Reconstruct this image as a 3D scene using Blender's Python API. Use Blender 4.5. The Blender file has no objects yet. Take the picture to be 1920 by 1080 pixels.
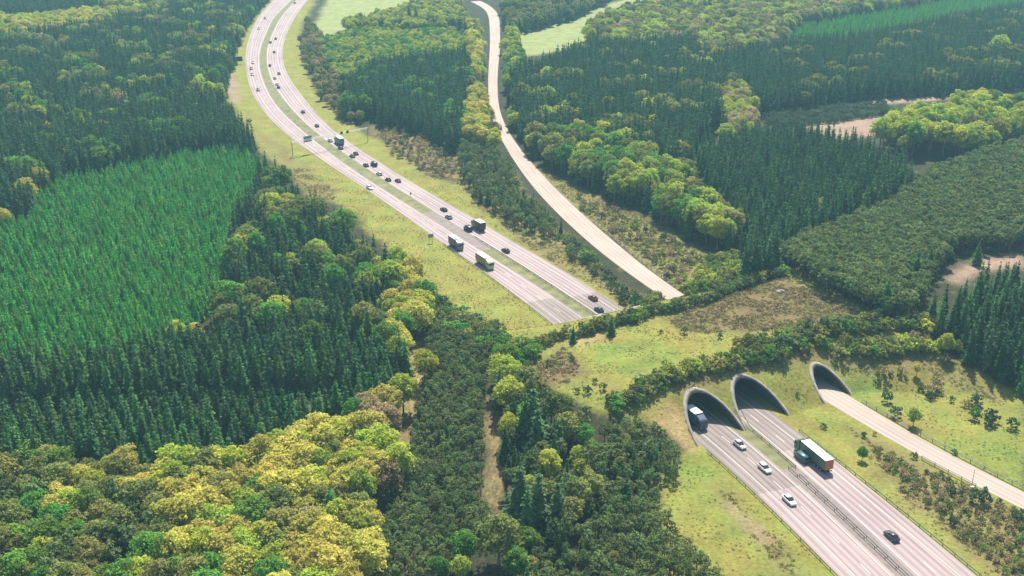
import bpy, bmesh, math, random
import numpy as np
from mathutils import Vector, Matrix

# ------------------------------------------------------------------ camera, sky, sun, exposure
S = bpy.context.scene
COL = S.collection
CAM_H = 150.0
FPX = 2150.0
PITCH = math.atan(870.0 / FPX)
cam = bpy.data.objects.new("camera", bpy.data.cameras.new("camera"))
COL.objects.link(cam)
cam.location = (0, 0, CAM_H)
cam.rotation_euler = (math.pi / 2 - PITCH, 0, 0)
cam.data.sensor_width = 36.0
cam.data.lens = FPX / 1920.0 * 36.0
cam.data.clip_start = 1.0
cam.data.clip_end = 20000.0
S.camera = cam

SUN_EL, SUN_AZ = math.radians(56), math.radians(10)      # azimuth measured from +Y towards +X
W = bpy.data.worlds.new("World")
S.world = W
W.use_nodes = True
wn = W.node_tree
sky = wn.nodes.new("ShaderNodeTexSky")
sky.sky_type = 'NISHITA'
sky.sun_disc = False
sky.sun_elevation = SUN_EL
sky.sun_rotation = SUN_AZ
sky.air_density = 1.2
sky.dust_density = 2.0
wn.links.new(sky.outputs[0], wn.nodes["Background"].inputs[0])
wn.nodes["Background"].inputs[1].default_value = 0.085
sun = bpy.data.objects.new("sun", bpy.data.lights.new("sun", 'SUN'))
COL.objects.link(sun)
sun.data.energy = 5.0
sun.data.angle = math.radians(0.5)
sun.data.color = (1.0, 0.94, 0.83)
sd = Vector((math.sin(SUN_AZ) * math.cos(SUN_EL), math.cos(SUN_AZ) * math.cos(SUN_EL), math.sin(SUN_EL)))
sun.rotation_euler = sd.to_track_quat('Z', 'Y').to_euler()
sun.location = sd * 500

S.view_settings.view_transform = 'Standard'
S.view_settings.look = 'None'
S.view_settings.gamma = 1.0
S.view_settings.exposure = 0.9
S.render.engine = 'CYCLES'
S.cycles.use_denoising = True
S.cycles.max_bounces = 6
S.cycles.diffuse_bounces = 3
S.cycles.transmission_bounces = 4
S.cycles.volume_bounces = 1
S.cycles.transparent_max_bounces = 8
S.cycles.sample_clamp_indirect = 6.0

random.seed(7)
RNG = np.random.default_rng(11)

# ------------------------------------------------------------------ names, labels, object helpers
def tag(o, label=None, cat=None, group=None, kind=None):
    if label: o['label'] = label
    if cat: o['category'] = cat
    if group: o['group'] = group
    if kind: o['kind'] = kind
    return o

def empty(name, loc=(0, 0, 0), rz=0.0):
    o = bpy.data.objects.new(name, None)
    o.empty_display_size = 0.5
    COL.objects.link(o)
    o.location = loc
    o.rotation_euler = (0, 0, rz)
    return o

def mesh_obj(name, me, parent=None, mats=None):
    o = bpy.data.objects.new(name, me)
    COL.objects.link(o)
    if parent is not None: o.parent = parent
    if mats is not None:
        for m in (mats if isinstance(mats, (list, tuple)) else [mats]):
            me.materials.append(m)
    return o

def np_mesh(name, V, F, smooth=False):
    """V (n,3), F (m,k) of equal k."""
    V = np.asarray(V, np.float32); F = np.asarray(F, np.int32)
    me = bpy.data.meshes.new(name)
    me.vertices.add(len(V)); me.vertices.foreach_set('co', V.ravel())
    k = F.shape[1]
    me.loops.add(F.size); me.loops.foreach_set('vertex_index', F.ravel())
    me.polygons.add(len(F))
    me.polygons.foreach_set('loop_start', np.arange(0, F.size, k, dtype=np.int32))
    me.polygons.foreach_set('loop_total', np.full(len(F), k, np.int32))
    if smooth: me.polygons.foreach_set('use_smooth', np.ones(len(F), bool))
    me.update(); me.validate()
    return me

class MB:
    """collects simple solids in one mesh"""
    def __init__(s): s.bm = bmesh.new()
    def box(s, c, size, mi=0, rot=None, bevel=0.0):
        m = Matrix.Translation(c) @ (rot if rot else Matrix.Identity(4)) @ Matrix.Diagonal((size[0], size[1], size[2], 1))
        r = bmesh.ops.create_cube(s.bm, size=1, matrix=m)
        fs = {f for v in r['verts'] for f in v.link_faces}
        for f in fs: f.material_index = mi
        if bevel:
            es = list({e for v in r['verts'] for e in v.link_edges})
            b = bmesh.ops.bevel(s.bm, geom=es, offset=bevel, segments=2, affect='EDGES', profile=0.5)
            for f in b['faces']: f.material_index = mi
        return s
    def cyl(s, p0, p1, r0, r1=None, n=8, mi=0):
        p0 = Vector(p0); p1 = Vector(p1); d = p1 - p0
        q = d.to_track_quat('Z', 'Y').to_matrix().to_4x4()
        r = bmesh.ops.create_cone(s.bm, cap_ends=True, segments=n, radius1=r0, radius2=r1 if r1 is not None else r0,
                                  depth=d.length, matrix=Matrix.Translation((p0 + p1) / 2) @ q)
        for f in {f for v in r['verts'] for f in v.link_faces}: f.material_index = mi
        return s
    def loft(s, secs, mi=0, cap=True):
        """secs: list of lists of points, equal length, closed loops"""
        rows = [[s.bm.verts.new(p) for p in sec] for sec in secs]
        n = len(rows[0])
        for a, b in zip(rows, rows[1:]):
            for i in range(n):
                f = s.bm.faces.new((a[i], a[(i + 1) % n], b[(i + 1) % n], b[i])); f.material_index = mi
        if cap:
            f = s.bm.faces.new(rows[0][::-1]); f.material_index = mi
            f = s.bm.faces.new(rows[-1]); f.material_index = mi
        return s
    def prism(s, poly, y0, y1, mi=0):
        return s.loft([[(x, y0, z) for x, z in poly], [(x, y1, z) for x, z in poly]], mi)
    def mesh(s, name, smooth=False):
        me = bpy.data.meshes.new(name)
        bmesh.ops.recalc_face_normals(s.bm, faces=s.bm.faces)
        for f in s.bm.faces: f.smooth = smooth
        s.bm.to_mesh(me); s.bm.free()
        return me
    def build(s, name, mats, parent=None, smooth=False):
        return mesh_obj(name, s.mesh(name, smooth), parent, mats)

def copy_tree(o, parent=None):
    c = o.copy(); COL.objects.link(c); c.parent = parent
    for ch in o.children: copy_tree(ch, c)
    return c

# ------------------------------------------------------------------ materials
def new_mat(name):
    m = bpy.data.materials.new(name); m.use_nodes = True
    nt = m.node_tree
    return m, nt, nt.nodes["Principled BSDF"]

def flat(name, col, rough=0.6, metal=0.0, noise=0.0, scale=3.0, spec=0.5):
    m, nt, b = new_mat(name)
    b.inputs['Roughness'].default_value = rough
    b.inputs['Metallic'].default_value = metal
    b.inputs['Specular IOR Level'].default_value = spec
    if noise:
        tc = nt.nodes.new('ShaderNodeTexCoord')
        n = nt.nodes.new('ShaderNodeTexNoise'); n.inputs['Scale'].default_value = scale; n.inputs['Detail'].default_value = 5
        r = nt.nodes.new('ShaderNodeValToRGB')
        r.color_ramp.elements[0].position = 0.3; r.color_ramp.elements[1].position = 0.7
        r.color_ramp.elements[0].color = (*[c * (1 - noise) for c in col], 1)
        r.color_ramp.elements[1].color = (*[min(1, c * (1 + noise)) for c in col], 1)
        nt.links.new(tc.outputs['Object'], n.inputs['Vector'])
        nt.links.new(n.outputs['Fac'], r.inputs['Fac'])
        nt.links.new(r.outputs['Color'], b.inputs['Base Color'])
    else:
        b.inputs['Base Color'].default_value = (*col, 1)
    return m

def leaf_mat(name, col, var=0.25, hue=0.03, trans=0.35):
    """foliage: every tree a little different, every sprig too; leaves let light through"""
    m, nt, b = new_mat(name)
    nt.nodes.remove(b)
    out = nt.nodes["Material Output"]
    oi = nt.nodes.new('ShaderNodeObjectInfo'); geo = nt.nodes.new('ShaderNodeNewGeometry')
    hsv = nt.nodes.new('ShaderNodeHueSaturation')
    hsv.inputs['Color'].default_value = (*col, 1)
    def rng(src, lo, hi):
        mr = nt.nodes.new('ShaderNodeMapRange'); mr.inputs['To Min'].default_value = lo; mr.inputs['To Max'].default_value = hi
        nt.links.new(src, mr.inputs['Value']); return mr.outputs[0]
    nt.links.new(rng(oi.outputs['Random'], 0.5 - hue, 0.5 + hue), hsv.inputs['Hue'])
    isl = geo.outputs['Random Per Island']
    mm = nt.nodes.new('ShaderNodeMath'); mm.operation = 'MULTIPLY'
    wn_ = nt.nodes.new('ShaderNodeTexWhiteNoise'); wn_.noise_dimensions = '1D'
    nt.links.new(oi.outputs['Random'], wn_.inputs['W'])
    nt.links.new(rng(isl, 1 - var, 1 + var), mm.inputs[0])
    nt.links.new(rng(wn_.outputs['Value'], 1 - var, 1 + var), mm.inputs[1])
    nt.links.new(mm.outputs[0], hsv.inputs['Value'])
    d = nt.nodes.new('ShaderNodeBsdfDiffuse'); t = nt.nodes.new('ShaderNodeBsdfTranslucent')
    mx = nt.nodes.new('ShaderNodeMixShader'); mx.inputs[0].default_value = trans
    nt.links.new(hsv.outputs[0], d.inputs[0]); nt.links.new(hsv.outputs[0], t.inputs[0])
    nt.links.new(d.outputs[0], mx.inputs[1]); nt.links.new(t.outputs[0], mx.inputs[2])
    nt.links.new(mx.outputs[0], out.inputs['Surface'])
    return m

MAT = {}
MAT['bark'] = flat('bark', (0.10, 0.075, 0.05), 0.9, noise=0.4, scale=2)
MAT['bark_pale'] = flat('bark_pale', (0.22, 0.18, 0.14), 0.9, noise=0.3, scale=2)
LEAF = {
    'spruce': leaf_mat('spruce_needles', (0.064, 0.132, 0.054), 0.35, 0.03, 0.22),
    'spruce_green': leaf_mat('spruce_needles_fresh', (0.082, 0.185, 0.055), 0.32, 0.03, 0.25),
    'larch': leaf_mat('larch_needles', (0.115, 0.36, 0.075), 0.30, 0.03, 0.4),
    'pine': leaf_mat('pine_needles', (0.150, 0.205, 0.070), 0.3, 0.03, 0.36),
    'oak': leaf_mat('yellow_spring_leaves', (0.53, 0.50, 0.115), 0.22, 0.013, 0.45),
    'lime': leaf_mat('lime_spring_leaves', (0.40, 0.47, 0.075), 0.22, 0.02, 0.45),
    'green': leaf_mat('green_leaves', (0.155, 0.30, 0.055), 0.28, 0.03, 0.42),
    'olive': leaf_mat('olive_leaves', (0.235, 0.26, 0.075), 0.3, 0.03, 0.4),
    'bud': leaf_mat('brown_buds', (0.36, 0.30, 0.15), 0.3, 0.02, 0.38),
    'shrub': leaf_mat('dark_shrub_leaves', (0.095, 0.145, 0.068), 0.3, 0.03, 0.35),
    'heather': leaf_mat('heather_sprigs', (0.175, 0.135, 0.070), 0.35, 0.03, 0.25),
    'grass': leaf_mat('grass_blades', (0.27, 0.255, 0.07), 0.25, 0.03, 0.4),
}

# ------------------------------------------------------------------ survey: photo pixel -> place on the terrain
CP, SP = math.cos(PITCH), math.sin(PITCH)
RX, RY = -math.sin(math.radians(25)), math.cos(math.radians(25))     # direction of the straight motorway at the overpass
NX, NY = RY, -RX                                                      # across it, to the right

def sstep(x):
    x = np.clip(x, 0, 1); return x * x * (3 - 2 * x)

# name, centre across, half width, height, start of the mouth along, far end
TUBES = [(161.9, 7.6, 7.3, 216.6, 302.0), (178.3, 7.4, 7.3, 218.4, 303.5), (204.6, 4.9, 5.7, 221.6, 306.0)]
KN = 0.535      # near slope
def near_foot(lat):
    return 216.6 + 0.115 * (lat - 161.9)
def bank_z(lat, d):
    """height of the wildlife overpass and its ramps, before the mouths are cut"""
    lat = np.asarray(lat, float); d = np.asarray(d, float)
    L = np.maximum(0, 150 - lat); R = np.maximum(0, lat - 214)
    ht = 9.2 * (1 - sstep((L - 8) / 75.0)) * (1 - 0.75 * sstep((R - 15) / 110.0))
    kn = KN / (1 + 0.05 * L + 0.045 * R)
    zn = kn * (d - near_foot(lat) + 0.55 * L + 0.7 * R)
    kf = 0.55 / (1 + 0.03 * L + 0.03 * R)
    zf = kf * (301 + 0.06 * (lat - 162) + 0.5 * L + 0.6 * R - d)
    soft = 1.0
    m = np.minimum(zn, zf)
    z = ht - np.logaddexp(0, (ht - m) / soft) * soft       # smooth min
    return np.maximum(0.0, z)
def TZ(X, Y):
    X = np.asarray(X, float); Y = np.asarray(Y, float)
    return bank_z(X * NX + Y * NY, X * RX + Y * RY)
def ray(x, y):
    u = (x - 960.0) / FPX; v = (540.0 - y) / FPX
    return np.array([u, CP + v * SP, -SP + v * CP])
def survey(x, y, h=0.0):
    d = ray(x, y)
    z = h
    for _ in range(14):
        k = (z - CAM_H) / d[2]
        z = 0.5 * z + 0.5 * (float(TZ(d[0] * k, d[1] * k)) + h)
    k = (z - CAM_H) / d[2]
    return np.array([d[0] * k, d[1] * k, z - h])
def flatpt(x, y, z=0.0):
    d = ray(x, y); k = (z - CAM_H) / d[2]
    return np.array([d[0] * k, d[1] * k])
def to_px(X, Y, Z):
    dz = Z - CAM_H; zc = Y * CP - dz * SP; yc = Y * SP + dz * CP
    return 960 + FPX * X / zc, 540 - FPX * yc / zc
def in_poly(PX, PY, poly):
    PX = np.asarray(PX); PY = np.asarray(PY); r = np.zeros(PX.shape, bool)
    n = len(poly)
    for i in range(n):
        x0, y0 = poly[i][0], poly[i][1]; x1, y1 = poly[(i + 1) % n][0], poly[(i + 1) % n][1]
        if y0 == y1: continue
        c = ((y0 > PY) != (y1 > PY)) & (PX < (x1 - x0) * (PY - y0) / (y1 - y0) + x0)
        r ^= c
    return r
def wpoly(pts, h=0.0, q=0.0):
    out = []
    for p in pts:
        hh = (p[2] if len(p) > 2 else q) * h
        out.append(survey(p[0], p[1], hh)[:2])
    return np.array(out)

# ------------------------------------------------------------------ roads: edges surveyed along their length
def smooth_line(P, step=3.0, it=0, sm=12.0):
    P = np.asarray(P, float)
    s = np.concatenate([[0], np.cumsum(np.hypot(*np.diff(P, axis=0).T))])
    t = np.arange(0, s[-1], step)
    Q = np.stack([np.interp(t, s, P[:, 0]), np.interp(t, s, P[:, 1])], 1)
    n = int(sm / step)
    if n > 0:
        for _ in range(3):
            pad = np.concatenate([np.repeat([2 * Q[0]], n, 0) - Q[1:n + 1][::-1], Q, np.repeat([2 * Q[-1]], n, 0) - Q[-n - 1:-1][::-1]])
            c = np.cumsum(np.concatenate([[[0, 0]], pad]), 0)
            Q = (c[2 * n + 1:] - c[:-2 * n - 1]) / (2 * n + 1)
    return Q
LL = [(1640, 1150), (1570, 1079), (1487, 995), (1445, 946), (1400, 902), (1312, 830), (1037, 610), (997, 577), (920, 517), (833, 460), (707, 367), (657, 335), (598, 297), (565, 273), (533, 250), (508, 226), (487, 200), (468, 167), (461, 133), (460, 100), (467, 67), (483, 33), (510, 2), (545, -28)]
LR = [(1750, 1150), (1680, 1080), (1580, 985), (1480, 890), (1392, 812), (1112, 607), (1060, 570), (1010, 535), (960, 506), (877, 455), (717, 353), (680, 331), (623, 291), (585, 260), (540, 221), (517, 198), (500, 167), (487, 133), (486, 100), (497, 67), (513, 33), (545, 2), (580, -28)]
RL = [(1785, 1150), (1720, 1080), (1580, 950), (1500, 882), (1380, 772), (1109, 585), (1083, 567), (1062, 554), (1036, 534), (1016, 520), (980, 498), (946, 479), (912, 459), (880, 438), (851, 418), (820, 400), (788, 381), (758, 363), (726, 342), (690, 318), (654, 294), (625, 274), (600, 256), (578, 237), (540, 199), (525, 180), (512, 160), (501, 133), (498, 100), (508, 67), (524, 33), (553, 2), (590, -28)]
RR = [(1920, 1150), (1835, 1080), (1760, 1022), (1642, 925), (1505, 812), (1177, 581), (1125, 549), (1083, 524), (1047, 502), (1016, 484), (964, 454), (912, 423), (887, 409), (846, 384), (804, 361), (762, 337), (740, 322), (716, 307), (694, 293), (675, 281), (655, 267), (622, 244), (588, 208), (567, 180), (548, 157), (533, 128), (528, 100), (535, 67), (552, 33), (575, 2), (610, -28)]
SL = [(2010, 1000), (1865, 930), (1815, 906), (1747, 870), (1675, 830), (1590, 782), (1527, 742), (1250, 560), (1223, 546), (1183, 520), (1120, 470), (1067, 422), (1000, 355), (963, 300), (950, 280), (925, 233), (917, 200), (915, 150), (919, 83), (918, 40), (914, 22), (903, 11), (880, 2)]
SR = [(2060, 990), (1915, 925), (1815, 875), (1740, 835), (1665, 790), (1602, 747), (1275, 553), (1240, 527), (1167, 467), (1100, 410), (1040, 353), (990, 300), (975, 280), (944, 233), (934, 200), (932, 150), (938, 83), (937, 35), (930, 18), (912, 6), (890, -3)]
EDGE = {k: smooth_line([flatpt(*p) for p in v]) for k, v in dict(LL=LL, LR=LR, RL=RL, RR=RR, SL=SL, SR=SR).items()}

def resample(P, n):
    s = np.concatenate([[0], np.cumsum(np.hypot(*np.diff(P, axis=0).T))])
    t = np.linspace(0, s[-1], n)
    return np.stack([np.interp(t, s, P[:, 0]), np.interp(t, s, P[:, 1])], 1)
def pair(A, B, step=4.0):
    """centre line and half width of the strip between two edges"""
    n = int(len(A) * 3.0 / step)
    a = resample(A, n); out = []
    s_b = B
    for p in a:
        dd = np.hypot(s_b[:, 0] - p[0], s_b[:, 1] - p[1]); i = int(dd.argmin()); out.append(s_b[i] if 0 < i < len(s_b) - 1 else s_b[i])
    b = np.array(out)
    c = (a + b) / 2
    w = np.hypot(*(b - a).T) / 2
    k = 9
    w = np.convolve(np.pad(w, k, mode='edge'), np.ones(2 * k + 1) / (2 * k + 1), 'valid')
    c = smooth_line(c, step, sm=16.0)
    s = np.linspace(0, 1, len(w)); w = np.interp(np.linspace(0, 1, len(c)), s, w)
    return c, w
def frame(c):
    t = np.gradient(c, axis=0); t /= np.hypot(*t.T)[:, None]
    n = np.stack([t[:, 1], -t[:, 0]], 1)      # to the right of the direction of travel away from the viewer
    s = np.concatenate([[0], np.cumsum(np.hypot(*np.diff(c, axis=0).T))])
    return t, n, s
WAY = {'left': pair(EDGE['LL'], EDGE['LR']), 'right': pair(EDGE['RL'], EDGE['RR']), 'side': pair(EDGE['SL'], EDGE['SR'])}

def strip_mesh(name, c, n, s, off0, off1, z, cols=2, zf=None):
    """ribbon between two offsets across the line; UV = metres across, metres along"""
    k = len(c); V = []
    off0 = np.broadcast_to(off0, (k,)); off1 = np.broadcast_to(off1, (k,))
    us = np.linspace(0, 1, cols)
    for j in range(k):
        for u in us:
            o = off0[j] * (1 - u) + off1[j] * u
            x, y = c[j] + n[j] * o
            V.append((x, y, z))
    F = [(j * cols + i, j * cols + i + 1, (j + 1) * cols + i + 1, (j + 1) * cols + i) for j in range(k - 1) for i in range(cols - 1)]
    me = np_mesh(name, V, F)
    uv = me.uv_layers.new(name='UVMap')
    UVV = np.array([((off0[j] * (1 - u) + off1[j] * u), s[j]) for j in range(k) for u in us], np.float32)
    li = np.empty(len(me.loops), np.int32); me.loops.foreach_get('vertex_index', li)
    uv.data.foreach_set('uv', UVV[li].ravel())
    return me

def asphalt(name, c0, c1, band=0.14, lane=3.5):
    m, nt, b = new_mat(name); N = nt.nodes; Lk = nt.links.new
    b.inputs['Roughness'].default_value = 0.85
    uv = N.new('ShaderNodeUVMap'); sep = N.new('ShaderNodeSeparateXYZ'); Lk(uv.outputs[0], sep.inputs[0])
    geo = N.new('ShaderNodeNewGeometry')
    n1 = N.new('ShaderNodeTexNoise'); n1.inputs['Scale'].default_value = 0.05; n1.inputs['Detail'].default_value = 6
    Lk(geo.outputs['Position'], n1.inputs['Vector'])
    mp = N.new('ShaderNodeMapping'); mp.inputs['Scale'].default_value = (1.6, 0.03, 1); Lk(uv.outputs[0], mp.inputs['Vector'])
    n2 = N.new('ShaderNodeTexNoise'); n2.inputs['Scale'].default_value = 1.0; n2.inputs['Detail'].default_value = 4; Lk(mp.outputs[0], n2.inputs['Vector'])
    # wheel tracks: darker streaks along the lanes
    mu = N.new('ShaderNodeMath'); mu.operation = 'MULTIPLY'; mu.inputs[1].default_value = 2 * math.pi / 1.75; Lk(sep.outputs[0], mu.inputs[0])
    sn = N.new('ShaderNodeMath'); sn.operation = 'SINE'; Lk(mu.outputs[0], sn.inputs[0])
    a1 = N.new('ShaderNodeMath'); a1.operation = 'MULTIPLY_ADD'; a1.inputs[1].default_value = band; Lk(sn.outputs[0], a1.inputs[0]); Lk(n2.outputs['Fac'], a1.inputs[2])
    a2 = N.new('ShaderNodeMath'); a2.operation = 'MULTIPLY_ADD'; a2.inputs[1].default_value = 0.6; Lk(n1.outputs['Fac'], a2.inputs[0]); Lk(a1.outputs[0], a2.inputs[2])
    r = N.new('ShaderNodeValToRGB'); r.color_ramp.elements[0].position = 0.5; r.color_ramp.elements[1].position = 1.1 if False else 1.0
    r.color_ramp.elements[0].color = (*c0, 1); r.color_ramp.elements[1].color = (*c1, 1)
    Lk(a2.outputs[0], r.inputs['Fac']); Lk(r.outputs[0], b.inputs['Base Color'])
    return m
MAT['asphalt'] = asphalt('asphalt', (0.19, 0.145, 0.145), (0.315, 0.25, 0.243), 0.2)
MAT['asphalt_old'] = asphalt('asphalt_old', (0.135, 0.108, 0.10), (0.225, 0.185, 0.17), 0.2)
MAT['concrete_road'] = asphalt('pale_road', (0.25, 0.20, 0.17), (0.37, 0.305, 0.26), 0.10)
MAT['paint'] = flat('road_paint', (0.50, 0.45, 0.42), 0.7, noise=0.08, scale=0.4)
MAT['median'] = flat('median_grass', (0.14, 0.14, 0.055), 0.95, noise=0.35, scale=0.25)
MAT['median_paved'] = flat('median_paving', (0.185, 0.15, 0.135), 0.9, noise=0.2, scale=0.4)
MAT['steel'] = flat('galvanised_steel', (0.30, 0.30, 0.31), 0.5, metal=0.4, noise=0.15)
MAT['steel_dark'] = flat('weathered_steel', (0.12, 0.12, 0.12), 0.7, noise=0.3)
MAT['concrete'] = flat('portal_concrete', (0.27, 0.24, 0.20), 0.9, noise=0.3, scale=0.5)
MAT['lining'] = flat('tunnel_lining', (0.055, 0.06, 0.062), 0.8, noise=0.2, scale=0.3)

def sub(c, w, a, b):
    return c[a:b], w[a:b]
motorway = {}
for side in ('left', 'right'):
    c, w = WAY[side]
    t, n, s = frame(c)
    me = strip_mesh('carriageway', c, n, s, -w, w, 0.03, 9)
    o = mesh_obj('carriageway', me, None, [MAT['asphalt'], MAT['asphalt_old']])
    tag(o, kind='structure')
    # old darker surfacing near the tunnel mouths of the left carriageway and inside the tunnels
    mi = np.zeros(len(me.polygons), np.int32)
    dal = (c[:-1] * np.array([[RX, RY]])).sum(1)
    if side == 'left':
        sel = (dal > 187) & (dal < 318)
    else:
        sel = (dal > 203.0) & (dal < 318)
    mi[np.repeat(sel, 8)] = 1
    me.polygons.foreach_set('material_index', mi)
    motorway[side] = (c, w, t, n, s)
    sg = 1 if side == 'left' else -1
    hard = -w + 3.4 if side == 'left' else w - 3.4           # hard shoulder on the outside
    inner = w - 0.9 if side == 'left' else -w + 0.9
    lw = 0.09
    V = []; F = []
    def quad(c0, n0, c1, n1, o0, o1, z=0.045):
        i = len(V)
        for cc, nn, oo in ((c0, n0, o0 - lw), (c0, n0, o0 + lw), (c1, n1, o1 + lw), (c1, n1, o1 - lw)):
            x, y = cc + nn * oo; V.append((x, y, z))
        F.append((i, i + 1, i + 2, i + 3))
    for j in range(len(c) - 1):
        quad(c[j], n[j], c[j + 1], n[j + 1], hard[j], hard[j + 1])
        quad(c[j], n[j], c[j + 1], n[j + 1], inner[j], inner[j + 1])
        if j % 3 == 0:
            m0 = (hard[j] + inner[j]) / 2; m1 = (hard[j + 1] + inner[j + 1]) / 2
            quad(c[j], n[j], c[j + 1], n[j + 1], m0, m1)
    mk = mesh_obj('road_marking', np_mesh('road_marking', V, F), None, MAT['paint'])
    tag(mk, kind='structure')
# median between the two carriageways
cl, wl = motorway['left'][0], motorway['left'][1]; nl = motorway['left'][3]
med_l = cl + nl * wl[:, None]
cr, wr, nr = motorway['right'][0], motorway['right'][1], motorway['right'][3]
edge_r = cr - nr * wr[:, None]
mr = []
for p in med_l:
    dd = np.hypot(*(edge_r - p).T); mr.append(edge_r[dd.argmin()])
mr = np.array(mr)
V = []; F = []
for a, b in zip(med_l, mr): V += [(*a, 0.015), (*b, 0.015)]
F = [(2 * j, 2 * j + 1, 2 * j + 3, 2 * j + 2) for j in range(len(med_l) - 1)]
me = np_mesh('median_strip', V, F)
o = mesh_obj('median_strip', me, None, [MAT['median'], MAT['median_paved']]); tag(o, kind='structure')
dal = (med_l[:-1] * np.array([[RX, RY]])).sum(1)
me.polygons.foreach_set('material_index', ((dal < 196.5) | ((dal > 371) & (dal < 425))).astype(np.int32))
MED = (med_l + mr) / 2
c, w = WAY['side']; t, n, s = frame(c)
motorway['side'] = (c, w, t, n, s)
o = mesh_obj('side_road', strip_mesh('side_road', c, n, s, -w, w, 0.03, 5), None, MAT['concrete_road']); tag(o, kind='structure')

def dist_to(P, line):
    """distance of points (n,2) to a polyline's vertices, chunked"""
    out = np.full(len(P), 1e9)
    for i in range(0, len(line), 1):
        d = (P[:, 0] - line[i, 0]) ** 2 + (P[:, 1] - line[i, 1]) ** 2
        np.minimum(out, d, out=out)
    return np.sqrt(out)

# ------------------------------------------------------------------ ground: what covers it where (own colours, no light)
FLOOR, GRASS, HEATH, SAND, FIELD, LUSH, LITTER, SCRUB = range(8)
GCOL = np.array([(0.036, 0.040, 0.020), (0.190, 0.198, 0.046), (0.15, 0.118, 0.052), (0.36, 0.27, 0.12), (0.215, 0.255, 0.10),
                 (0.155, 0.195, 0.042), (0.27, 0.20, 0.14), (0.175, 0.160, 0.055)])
COVER = [   # painted in order, later ones on top; outlines surveyed on the terrain
    (FIELD, [(575, 75), (625, -25), (800, -25), (770, 15), (700, 45), (620, 75)]),
    (FIELD, [(960, 75), (985, 45), (1080, 25), (1180, -5), (1260, -25), (1275, 5), (1150, 45), (1120, 85), (960, 110), (950, 95)]),
    # verges of the motorway
    (GRASS, [(420, 120), (445, 60), (500, 0), (600, -10), (560, 60), (590, 170), (660, 230), (760, 300), (900, 370), (1060, 480), (1200, 560), (1290, 580), (1310, 640), (1000, 660), (900, 610), (820, 560), (740, 480), (640, 380), (520, 310), (460, 250), (425, 180)]),
    (LUSH, [(540, 275), (580, 300), (570, 315), (545, 300)]),
    (LITTER, [(425, 125), (440, 130), (450, 200), (440, 195), (425, 170)]),
    (SCRUB, [(470, 230), (550, 290), (640, 370), (600, 380), (520, 310)]),
    (HEATH, [(690, 240), (760, 225), (840, 265), (880, 300), (850, 340), (800, 330), (730, 280)]),
    (SCRUB, [(830, 320), (900, 300), (960, 320), (1000, 380), (1080, 470), (1240, 570), (1150, 560), (1000, 470), (900, 390)]),
    (SCRUB, [(985, 300), (1060, 340), (1150, 380), (1260, 430), (1330, 480), (1430, 480), (1450, 520), (1300, 560), (1280, 560), (1160, 470), (1060, 380)]),
    (LITTER, [(1270, 280), (1320, 270), (1320, 330), (1290, 330)]),
    (LITTER, [(1440, 205), (1640, 178), (1930, 140), (1930, 168), (1660, 196), (1480, 212)]),
    (LITTER, [(1500, 228), (1660, 215), (1690, 250), (1560, 262)]),
    (LITTER, [(1780, 520), (1800, 502), (1850, 482), (1915, 474), (1915, 496), (1830, 512), (1790, 536)]),
    (SCRUB, [(1680, 590), (1730, 560), (1755, 640), (1735, 672), (1690, 640)]),
    # the overpass
    (GRASS, [(930, 660), (1060, 630), (1280, 565), (1440, 490), (1560, 540), (1720, 640), (1930, 740), (1930, 1100), (1220, 1100), (1225, 880), (1290, 830), (1220, 800), (1120, 780), (1000, 700)]),
    (HEATH, [(1240, 600), (1330, 560), (1440, 505), (1530, 550), (1640, 600), (1560, 622), (1420, 620), (1290, 625)]),
    (HEATH, [(1000, 690), (1060, 650), (1090, 690), (1070, 720), (1020, 715)]),
    (SAND, [(1075, 645), (1110, 632), (1140, 632), (1115, 643), (1080, 652)]),
    (LUSH, [(1110, 650), (1240, 640), (1280, 670), (1200, 710), (1100, 700)]),
    (SCRUB, [(1220, 700), (1420, 660), (1640, 640), (1800, 680), (1880, 760), (1700, 690), (1500, 690), (1380, 700), (1280, 740)]),
    (SAND, [(1218, 795), (1258, 756), (1280, 772), (1305, 845), (1285, 850), (1255, 815)]),
    (LUSH, [(1590, 720), (1650, 700), (1680, 740), (1640, 790)]),
    (LUSH, [(1520, 760), (1560, 780), (1580, 830), (1540, 810)]),
    (LUSH, [(1760, 830), (1930, 800), (1930, 930), (1840, 890)]),
    (LUSH, [(1700, 960), (1780, 1010), (1850, 1090), (1800, 1060)]),
    (SCRUB, [(1580, 790), (1640, 820), (1800, 910), (1930, 960), (1930, 1090), (1880, 1090), (1740, 970), (1640, 890)]),
    (LUSH, [(1240, 890), (1300, 850), (1400, 950), (1530, 1090), (1480, 1090), (1340, 960)]),
    (SCRUB, [(1335, 905), (1350, 900), (1440, 990), (1520, 1085), (1480, 1085), (1410, 1005)]),
    (LITTER, [(1375, 942), (1382, 940), (1430, 990), (1450, 1015), (1443, 1018), (1415, 990)]),
    (GRASS, [(850, 520), (900, 560), (1000, 620), (960, 640), (880, 600)]),
    # sandy rides through the wood
    (SAND, [(776, 640), (790, 640), (788, 720), (765, 820), (730, 910), (690, 1000), (682, 992), (722, 900), (752, 810)]),
    (SAND, [(914, 740), (926, 740), (930, 860), (936, 950), (925, 975), (918, 900)]),
    (SAND, [(750, 1020), (760, 1020), (770, 1090), (755, 1090)]),
]
COVER_W = [(k, wpoly(p)) for k, p in COVER]
def wob(X, Y, a, f, ph):
    return a * (np.sin(X * f + 1.3 * np.sin(Y * f * 0.7 + ph)) + 0.6 * np.sin(Y * f * 1.7 + ph * 2 + X * f * 0.9))
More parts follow.
